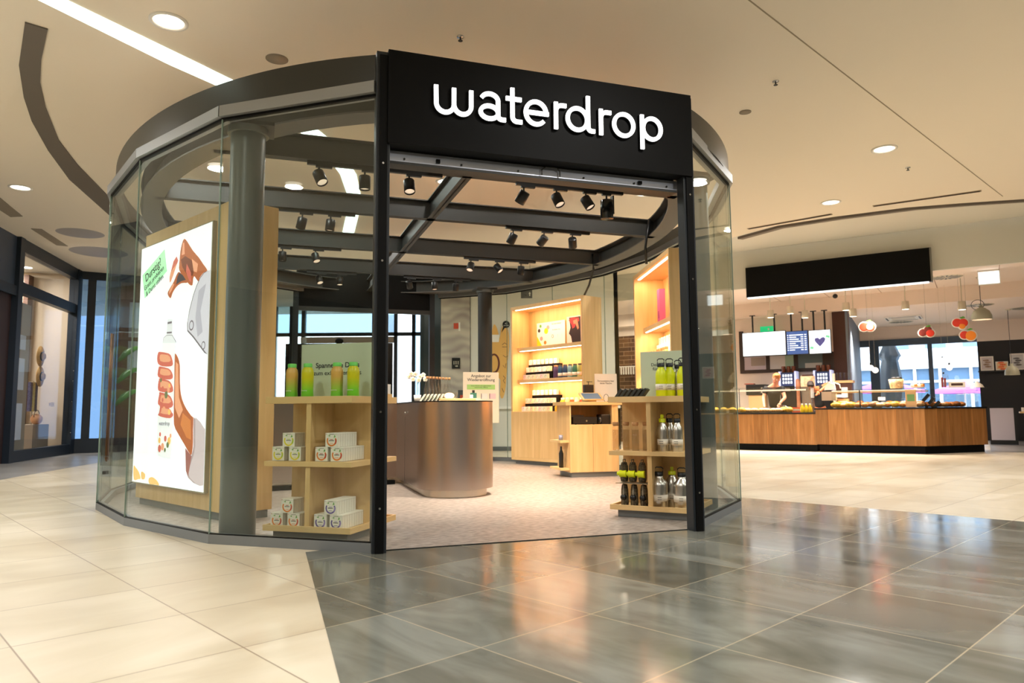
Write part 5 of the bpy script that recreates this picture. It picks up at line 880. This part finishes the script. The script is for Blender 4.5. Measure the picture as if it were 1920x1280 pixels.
t = menu('white lit menu screen with a blue heart shape, right one', 1.21, 1.74, 2.34, 2.95, 'screen')
MB().flat([(.27, .18), (.38, .31), (.40, .38), (.36, .42), (.31, .41), (.27, .37), (.22, .41), (.16, .40), (.14, .35), (.18, .28)], -.006, pm('heart blue', (96, 96, 160), .5, emit=.5, noise=((70, 64, 130), 40))).build('heart_picture', t); MB().flat([(.02, .14), (.1, .12), (.12, .18), (.04, .2)], -.006, pm('mint ink', (130, 220, 170), .5, emit=.6)).flat([(.40, .42), (.5, .38), (.51, .44), (.43, .47)], -.006, MATS['mint ink']).build('mint_leaves', t)
t = thing('exit_sign', 'white lit emergency exit box under the cafe ceiling at right', 'exit sign', CF.w(4.92, .6, 3.5), CF.a); MB().box(0, .40, 0, .06, 0, .30, 'white').build('case', t); MB().box(.02, .38, -.004, 0, .02, .27, pm('exit face', (240, 250, 255), .4, emit=1.6)).build('lit_face', t)
t = thing('exit_sign', 'small green exit sign above the white menu screen', 'exit sign', CF.w(-.1, 2.75, 3.02), CF.a); MB().box(0, .34, 0, .04, 0, .16, pm('exit green', (20, 190, 120), .4, emit=.7)).build('lit_face', t); MB().box(.2, .24, -.004, 0, .05, .11, 'white').build('figure', t)
# pendants
def pendant(lab, x, y, zb, r, h, ceil):
    t = thing('pendant_lamp', lab, 'pendant lamp', CF.w(x, y, zb), CF.a, 'pendant lamps'); MB().lathe([(r, 0), (r*.96, h*.35), (r*.75, h*.72), (r*.35, h*.97), (.04, h), (.04, h+.05), (.001, h+.05)], pm('sage shade', (160, 160, 140), .5), 32).build('lamp_shade', t); MB().lathe([(r*.94, .01), (r*.9, h*.35), (.001, h*.8)], pm('shade inside', (250, 226, 200), .6, emit=.5), 28).build('shade_inside', t); MB().tube([(0, 0, h), (0, 0, ceil-zb)], .006, 'blackp').build('cable', t); MB().cyl((0, 0, ceil-zb-.03), (0, 0, ceil-zb), .06, 'cream').build('ceiling_cup', t); return t
t = pendant('large sage dome pendant lamp with looped cable before the cafe window', 4.95, 1.5, 2.86, .205, .27, 3.81); MB().tube([(.12*cos(R(a))-.06, 0, .34+.11*sin(R(a))) for a in range(0, 361, 20)], .006, 'blackp').build('cable_loop', t)
pendant('smaller beige pendant lamp in front of the dark picture wall', 5.53, 5.0, 1.765, .165, .24, 3.45)
for k, (x, z) in enumerate(((.98, 3.30), (1.32, 3.17), (2.25, 3.28), (2.4, 3.12), (3.5, 3.2), (4.6, 3.1), (.5, 3.24))):
    t = thing('cylinder_spotlight', '%s white cylinder spotlight under the cafe ceiling from the kitchen side' % N24[k], 'spotlight', CF.w(x, 1.4, z), CF.a, 'white cafe spotlights'); MB().lathe([(.001, .2), (.075, .19), (.085, .02), (.085, 0), (.001, .03)], 'cream', 18).build('housing', t); MB().cyl((0, 0, .19), (0, 0, 3.81-z), .012, 'cream', 8).build('stem', t); MB().lathe([(.001, .005), (.07, .005)], 'lampface', 16).build('lens', t)
for k, (x, z, r) in enumerate(((2.62, 1.86, .07), (2.72, 1.80, .07), (4.13, 1.94, .075), (4.26, 1.80, .065))):
    t = thing('globe_lamp', 'white glowing globe lamp on a thin wire before the cafe window, %s' % ('far left', 'second from left', 'third from left, oval', 'right')[k], 'globe lamp', CF.w(x, 2.2, z+.07), CF.a, 'globe lamps'); MB().ball((0, 0, 0), r, pm('globe glow', (255, 250, 240), .4, emit=1.6), (1, 1, 1.4 if k == 2 else 1)).build('globe', t); MB().cyl((0, 0, r), (0, 0, 3.81-z-.07), .002, 'cream', 6).cyl((0, 0, r), (0, 0, r+.05), .02, 'beam', 8).build('wire', t)
# hanging fruit cut-outs
def fruit(lab, x, z, parts, y=.8):
    t = thing('fruit_cutout', lab, 'hanging decoration', CF.w(x, y, z), CF.a, 'hanging fruit signs'); T_ = Matrix.Rotation(pi/2, 4, 'X')
    pts = []
    for (cx, cz, r, c) in parts: MB().ball((cx, .0, cz), r+.02, 'white', (1, .12, 1)).build('white_border', t)
    for k, (cx, cz, r, c) in enumerate(parts): MB().ball((cx, -.012-.006*k, cz), r, c, (1, .12, 1)).build('fruit_print', t)
    MB().flat([(-.02, .12), (.06, .15), (.1, .12), (.03, .10)], -.04, GN).build('leaf', t); MB().cyl((0, 0, .1), (0, 0, 3.81-z), .0015, 'beam', 6).build('string', t)
fr_ = pm('fruit red', (220, 50, 20), .5); fo = pm('fruit orange', (244, 140, 30), .5); fp = pm('fruit pale', (250, 190, 150), .5); fd_ = pm('fruit dark red', (130, 40, 30), .5)
fruit('halved apple cut-out hanging left of the window over the pastries', 2.76, 2.80, [(-.07, 0, .10, fr_), (.06, -.01, .10, fr_), (.05, -.01, .075, fp)]); fruit('dark cherry and nut cut-out hanging before the window', 3.92, 2.60, [(-.07, -.01, .08, fd_), (.03, .05, .075, fd_), (.07, -.03, .08, fr_)])
fruit('strawberry cut-out hanging before the window at right', 4.56, 2.74, [(-.06, .02, .09, fr_), (.05, .01, .09, fr_), (.03, -.06, .06, fo)]); fruit('peach cut-out, lowest of the hanging fruit', 4.68, 2.48, [(-.06, .01, .085, fr_), (.05, -.01, .10, fo)])
# ceiling vents and cassette
for k, (x, y, z) in enumerate(((4.35, 1.07, 3.81), (4.92, 3.65, 3.45), (5.9, 5.0, 3.45), (3.0, 6.4, 3.45))):
    t = thing('round_air_vent', 'round swirl air vent in the cafe ceiling, %s' % ('beside the black board', 'above the large pendant', 'near the picture edge', 'above the window')[k], 'air vent', CF.w(x, y, z), CF.a, 'round swirl vents'); MB().lathe([(.001, -.006), (.31, -.006), (.32, 0)], 'cream', 32).build('plate', t); m = MB()
    for q in range(16):
        a = q*pi/8; m.add([(.08*cos(a), .08*sin(a), -.009), (.28*cos(a), .28*sin(a), -.009), (.28*cos(a+.16), .28*sin(a+.16), -.009), (.08*cos(a+.2), .08*sin(a+.2), -.009)], [(0, 3, 2, 1)], 'blackp')
    m.build('vanes', t)
t = thing('ceiling_air_cassette', 'square white air conditioning cassette in the cafe ceiling', 'air conditioner', CF.w(3.15, 5.3, 3.45), CF.a); MB().box(-.45, .45, -.45, .45, -.03, 0, 'white').build('panel', t); m = MB(); [m.box(*b, -.034, -.03, 'beam') for b in ((-.33, .33, -.42, -.38), (-.33, .33, .38, .42), (-.42, -.38, -.33, .33), (.38, .42, -.33, .33))]; m.build('slots', t); MB().box(-.28, .28, -.28, .28, -.036, -.03, 'cream').build('grille', t)
tag(MB().ball((0, 0, 0), .06, 'blackp').build('dome_camera', loc=CF.w(1.95, 1.9, 3.72)), 'small black dome camera under the cafe ceiling', 'camera')
# pictures, ledge, board, table, chairs on the right
tag(MB().box(4.8, 7.2, -.14, 0, 1.96, 2.0, 'cafewall').build('picture_ledge', loc=CF.w(0, 7.62), rz=CF.a), 'dark picture ledge on the charcoal cafe wall', 'shelf')
for x0, x1, z1, l, c, c2 in ((4.87, 5.19, 2.41, 'pale framed picture of stacked food on the dark ledge, left', (206, 196, 196), (126, 100, 80)), (5.23, 5.53, 2.25, 'orange framed food picture on the dark ledge, middle', (236, 200, 150), (220, 80, 30)), (5.58, 5.92, 2.46, 'black and white framed picture on the dark ledge, right', (200, 200, 200), (70, 66, 66)), (6.6, 7.0, 2.4, 'pink framed picture on the dark ledge beyond the frame edge', (226, 190, 190), (160, 60, 90))):
    t = thing('framed_picture', l, 'picture', CF.w(x0, 7.5, 2.0), CF.a, 'pictures on the ledge'); W_ = x1-x0; MB().box(0, W_, 0, .02, 0, z1-2, 'white').build('frame', t); cx, cz = W_/2, (z1-2)/2
    MB().box(.03, W_-.03, -.003, 0, .03, z1-2.03, pm('mat '+l[:6], c, .6)).build('mat', t); m = MB()
    for k in range(4): m.ball((cx+.02*(-1)**k, -.004, cz-.09+.06*k), .06, pm('pic '+l[:6], c2, .6, noise=(tuple(min(255, v+60) for v in c2), 40)), (1.3, .1, .45), 10)
    m.build('print', t)
t = thing('white_pinboard', 'white board in a black frame leaning beside the cafe counter end', 'board', CF.w(5.0, 5.0, .1), CF.a); MB().box(-.03, .56, 0, .04, -.09, .87, 'blackp').build('frame', t); MB().box(0, .5, -.004, 0, .02, .83, pm('board lilac', (190, 184, 196), .5)).build('panel', t)
t = thing('cafe_table', 'high oak topped cafe table at the right picture edge', 'table', CF.w(5.62, 4.6, 0), CF.a); MB().box(0, 1.4, 0, .7, .80, .84, 'wood').build('tabletop', t); MB().box(.1, .2, .1, .6, 0, .8, 'blackp').box(1.1, 1.2, .1, .6, 0, .8, 'blackp').build('legs', t)
tag(MB().box(-.03, .03, -.03, .03, 0, .10, 'white').build('napkin_holder', loc=CF.w(5.7, 4.8, .842)), 'small white holder on the high cafe table', 'holder')
ch0 = None
for k, (x, y) in enumerate(((-1.95, 1.9) , (-1.4, 1.9), (7.0, 4.0), (7.8, 5.0))):
    l = '%s white folding chair %s' % (('left', 'right', 'near', 'far')[k], 'seen through the right shop glass' if k < 2 else 'at the cafe tables beyond the picture edge')
    if ch0 is None:
        ch0 = t = thing('folding_chair', l, 'chair', CF.w(x, 3.9, 0), CF.a+.3, 'white folding chairs'); cw = pm('chair grey white', (190, 180, 170), .5)
        for s_ in (-.2, .2): MB().tube([(s_, -.2, 0), (s_, .22, .9)], .014, cw).build('leg', t); MB().tube([(s_, .22, 0), (s_, -.16, .48)], .014, cw).build('leg', t)
        MB().box(-.2, .2, -.2, .18, .45, .475, cw).build('seat', t); MB().box(-.2, .2, .14, .165, .72, .88, cw, T=Matrix.Translation((0, .03, 0))).build('backrest', t)
    else: dup(ch0, CF.w(x, 3.9 if k < 2 else y, 0), CF.a+.3-.4*k, l)
area('case_lamp', CF.w(-.4, .2, 1.34), 3.6, 14, (1, .8, .6), sy=.04, rot=(0, 0, CF.a)); area('case_lamp', CF.w(2.95, .25, 1.28), 1.6, 10, (1, .8, .6), sy=.04, rot=(0, 0, CF.a))
# ------------------------------------------------------------------ outside the cafe window
t = thing('closed_parasol', 'large folded grey blue parasol outside the cafe window', 'parasol', CF.w(2.42, 8.8, 0), CF.a); pf = pm('parasol cloth', (120, 140, 160), .8)
pts_ = []; m = MB(); n = 20; rows = [(.02, 3.25), (.16, 2.95), (.28, 2.62), (.20, 2.50), (.24, 2.2), (.30, 1.7), (.33, 1.35), (.25, 1.05)]; v = []; f = []
for r, z in rows: v += [(r*(1+.22*(-1)**i)*cos(2*pi*i/n), r*(1+.22*(-1)**i)*sin(2*pi*i/n), z-.04*(i % 3)) for i in range(n)]
for k in range(len(rows)-1): f += [(k*n+i, k*n+(i+1) % n, (k+1)*n+(i+1) % n, (k+1)*n+i) for i in range(n)]
m.add(v, f, pf, True).build('folded_cloth', t); MB().cyl((0, 0, 0), (0, 0, 3.2), .03, 'chrome').build('pole', t); MB().box(-.3, .3, -.3, .3, 0, .1, 'beam').build('base', t)
lp = pm('purple cloth', (214, 120, 214), .8)
for x, y, r, l in ((1.9, 12.5, 1.3, 'purple parasol outside, left behind the folded one'), (6.3, 12.5, 1.7, 'purple parasol outside, right of the thin window post'), (4.3, 16, 1.2, 'dark purple parasol far outside in the middle')):
    t = thing('open_parasol', l, 'parasol', CF.w(x, y, 0), CF.a+.3, 'purple parasols'); MB().lathe([(r, 1.5), (r*.98, 1.62), (.03, 1.98)], lp, 4).build('canopy', t); MB().cyl((0, 0, 0), (0, 0, 1.98), .03, 'white').build('pole', t)
t = thing('white_awning', 'pale blue market awning outside at the right of the window', 'awning', CF.w(5.2, 11, 0), CF.a+.2); MB().prism([(0, 2.15), (2.8, 2.75), (2.8, 2.55), (0, 2.05)], -1.5, 0, pm('awning', (190, 206, 220), .8), T=Matrix.Rotation(pi/2, 4, 'X')).build('canopy', t); MB().cyl((.4, .7, 0), (.4, .7, 2.3), .03, 'white').build('post', t)
t = thing('street_building', 'white building with blue windows and a dark glazed ground floor across the street', 'building', CF.w(0, 24, 0), CF.a); MB().box(-3, 13, 0, 2, 2.9, 9, pm('white facade', (232, 234, 236), .7)).build('upper_wall', t); MB().box(-3, 13, .3, .5, 0, 2.9, pm('shopfront blue', (90, 120, 150), .3)).build('ground_floor', t)
for x in (1.0, 2.6, 4.2, 5.8, 7.4, 9.0): MB().box(x, x+.9, -.03, .02, 3.9, 5.2, pm('window blue', (120, 150, 180), .2)).build('window', t)
for x in (1, 2.0, 2.7, 3.1, 4.4, 6.2, 7.8): MB().box(x, x+.14, .2, .3, 0, 2.9, 'white').build('column', t)
MB().box(-3, 13, .2, .28, 2.2, 2.32, 'white').build('transom', t); text('COFFEE', .75, 'white', t, (6.3, -.1, 1.75), bold=.04)
struct(MB().box(-20, 30, 7.9, 40, -.05, -.01, pm('street paving', (170, 168, 162), .8)).build('floor', loc=CF.w(0, 0), rz=CF.a))
# ------------------------------------------------------------------ people
def skin(name, joints, edges, m_, parent, root=0):
    me = bpy.data.meshes.new(name); me.from_pydata([j[:3] for j in joints], edges, []); o = bpy.data.objects.new(name, me); COL.objects.link(o); o.parent = parent
    md = o.modifiers.new('skin', 'SKIN'); sv = me.skin_vertices[0].data
    for k, j in enumerate(joints): sv[k].radius = (j[3], j[4] if len(j) > 4 else j[3])
    sv[root].use_root = True; sb = o.modifiers.new('sub', 'SUBSURF'); sb.levels = 1; sb.render_levels = 2
    me.materials.append(M[m_] if isinstance(m_, str) else m_); md.use_smooth_shade = True; return o
def chain(a, n=None): return [(i, i+1) for i in a]
p = thing('person', 'person in a black shirt leaning forward with tongs behind the lower cafe case', 'person', CF.w(.52, 1.28, 0), CF.a)
# x to the right, -y towards the viewer
J = [(0, .12, .95, .10, .08), (0, .06, 1.15, .10, .07), (.02, -.02, 1.35, .10, .07), (.04, -.08, 1.50, .07, .06), (.09, -.13, 1.575, .05), (.12, -.16, 1.62, .052),
     (-.15, -.04, 1.45, .06), (-.22, -.12, 1.22, .045), (-.14, -.38, 1.03, .032), (-.12, -.44, .98, .03),
     (.22, -.06, 1.44, .06), (.30, -.12, 1.22, .045), (.25, -.35, 1.12, .032), (.24, -.41, 1.08, .03),
     (-.10, .12, .88, .09), (-.11, .10, .48, .062), (-.11, .16, .08, .045), (.10, .12, .88, .09), (.11, .10, .48, .062), (.11, .16, .08, .045), (-.11, .04, .04, .04), (.11, .04, .04, .04)]
Ed = [(0, 1), (1, 2), (2, 3), (3, 4), (4, 5), (3, 6), (6, 7), (7, 8), (8, 9), (3, 10), (10, 11), (11, 12), (12, 13), (0, 14), (14, 15), (15, 16), (0, 17), (17, 18), (18, 19), (16, 20), (19, 21)]
body = skin('body', J, Ed, 'skin', p)
def head(parent, c, tilt, hairm, sk='skin', sc=1.0):
    T = Matrix.Translation(c) @ Matrix.Rotation(tilt[1], 4, 'Y') @ Matrix.Rotation(tilt[0], 4, 'X') @ Matrix.Scale(sc, 4)
    m = MB(); prof = [(.001, -.125), (.035, -.12), (.056, -.09), (.068, -.05), (.075, 0), (.077, .04), (.066, .085), (.04, .11), (.001, .12)]
    m.lathe(prof, sk, 20, T=T @ Matrix.Diagonal((.95, 1.12, 1, 1))); m.add([tuple(Vector(q)) for q in [(-.012, -.08, -.03), (.012, -.08, -.03), (0, -.108, -.028), (0, -.082, .015)]], [(0, 1, 2), (1, 3, 2), (3, 0, 2)], sk, T=T)
    for s_ in (-1, 1): m.ball(tuple(T @ Vector((.078*s_, 0, -.01))), .02, sk, (.5, .8, 1.3), 8)
    o = m.build('head', parent)
    m = MB()
    for s_ in (-1, 1): m.ball(tuple(T @ Vector((.03*s_, -.075, .012))), .010, 'white', n=8).ball(tuple(T @ Vector((.03*s_, -.083, .012))), .005, 'blackp', n=6)
    m.build('eyes', o); MB().add([(-.022, -.0835, -.062), (.022, -.0835, -.062), (.018, -.085, -.07), (-.018, -.085, -.07)], [(0, 3, 2, 1)], pm('lips', (170, 80, 76), .5), T=T).build('mouth', o)
    h = MB(); h.lathe([(.082, .02), (.085, .05), (.075, .095), (.045, .125), (.001, .135)], hairm, 18, T=T @ Matrix.Translation((0, .012, 0)) @ Matrix.Diagonal((.98, 1.12, 1, 1))); h.ball(tuple(T @ Vector((.02, -.05, .105))), .05, hairm, (1.3, .9, .6)); h.ball(tuple(T @ Vector((0, .04, .0))), .075, hairm, (1, .8, 1.1)); h.build('hair', parent); return o
head(p, (.12, -.17, 1.685), (R(22), R(14)), 'hair', sc=1.12)
skin('shirt', [(0, .12, .92, .145, .12), (0, .06, 1.15, .148, .115), (.02, -.02, 1.35, .18, .125), (.04, -.075, 1.49, .13, .10), (-.15, -.04, 1.46, .085), (-.205, -.10, 1.32, .07), (.22, -.06, 1.45, .085), (.275, -.10, 1.32, .07)], [(0, 1), (1, 2), (2, 3), (3, 4), (4, 5), (3, 6), (6, 7)], 'shirt', p)
skin('trousers', [(0, .12, .93, .15, .125), (-.10, .12, .86, .105), (-.11, .10, .48, .082), (-.11, .16, .10, .068), (.10, .12, .86, .105), (.11, .10, .48, .082), (.11, .16, .10, .068)], [(0, 1), (1, 2), (2, 3), (0, 4), (4, 5), (5, 6)], 'shirt', p)
def hand(parent, c, d, side, sk='skin', curl=.5):
    # palm and five fingers pointing along d
    d = Vector(d).normalized(); q = d.to_track_quat('Z', 'Y').to_matrix().to_4x4(); T = Matrix.Translation(c) @ q; m = MB()
    m.ball(tuple(T @ Vector((0, 0, .045))), .04, sk, (1, 1, 1), 10)
    for k, (x, L) in enumerate(((-.03, .06), (-.01, .075), (.01, .07), (.03, .055))):
        m.tube([T @ Vector((x, 0, .07)), T @ Vector((x*1.1, -.012*curl, .07+L*.5)), T @ Vector((x*1.1, -.05*curl, .07+L*.9))], .0095, sk, 6)
    m.tube([T @ Vector((.03*side, 0, .03)), T @ Vector((.055*side, -.02, .06)), T @ Vector((.05*side, -.035, .085))], .011, sk, 6); m.build('hand', parent)
hand(p, (-.12, -.44, .98), (.05, -.4, -.6), 1); hand(p, (.24, -.41, 1.08), (-.1, -.6, -.5), -1)
t = thing('serving_tongs', 'steel serving tongs held by the leaning person over the pastries', 'tongs', CF.w(.76, .80, 1.02), CF.a); MB().tube([(0, 0, 0), (.15, -.12, -.03), (.33, -.22, -.10)], .009, 'chrome').tube([(0, .02, .02), (.16, -.10, .0), (.33, -.21, -.09)], .009, 'chrome').build('arms', t)
p2 = thing('person', 'person in black behind the paper carrier with one bare arm bent', 'person', CF.w(1.62, 1.7, 0), CF.a)
J2 = [(-.12, .12, .95, .10, .08), (-.13, .10, 1.15, .10, .07), (-.15, .04, 1.32, .10, .07), (-.17, -.0, 1.42, .07, .06), (-.20, -.10, 1.45, .05), (-.22, -.14, 1.46, .05), (.0, .02, 1.50, .06), (.18, -.05, 1.58, .05), (.0, -.20, 1.42, .036), (-.06, -.26, 1.36, .032), (-.2, .12, .86, .09), (-.2, .12, .48, .062), (-.2, .16, .08, .045), (-.04, .12, .86, .09), (-.04, .12, .48, .062), (-.04, .16, .08, .045)]
skin('body', J2, [(0, 1), (1, 2), (2, 3), (3, 4), (4, 5), (3, 6), (6, 7), (7, 8), (8, 9), (0, 10), (10, 11), (11, 12), (0, 13), (13, 14), (14, 15)], 'skin2', p2)
skin('shirt', [(-.12, .12, .92, .145, .12), (-.13, .10, 1.15, .148, .115), (-.15, .04, 1.32, .155, .11), (-.17, 0, 1.41, .115, .09), (-.0, .02, 1.49, .075)], [(0, 1), (1, 2), (2, 3), (3, 4)], 'shirt', p2)
skin('trousers', [(-.12, .12, .93, .15, .125), (-.2, .12, .86, .105), (-.2, .12, .48, .08), (-.2, .16, .10, .066), (-.04, .12, .86, .105), (-.04, .12, .48, .08), (-.04, .16, .10, .066)], [(0, 1), (1, 2), (2, 3), (0, 4), (4, 5), (5, 6)], 'shirt', p2)
head(p2, (-.26, -.2, 1.50), (R(50), 0), pm('dark hair', (40, 28, 22), .7), 'skin2'); hand(p2, (-.06, -.26, 1.36), (-.5, -.4, -.5), 1, 'skin2')
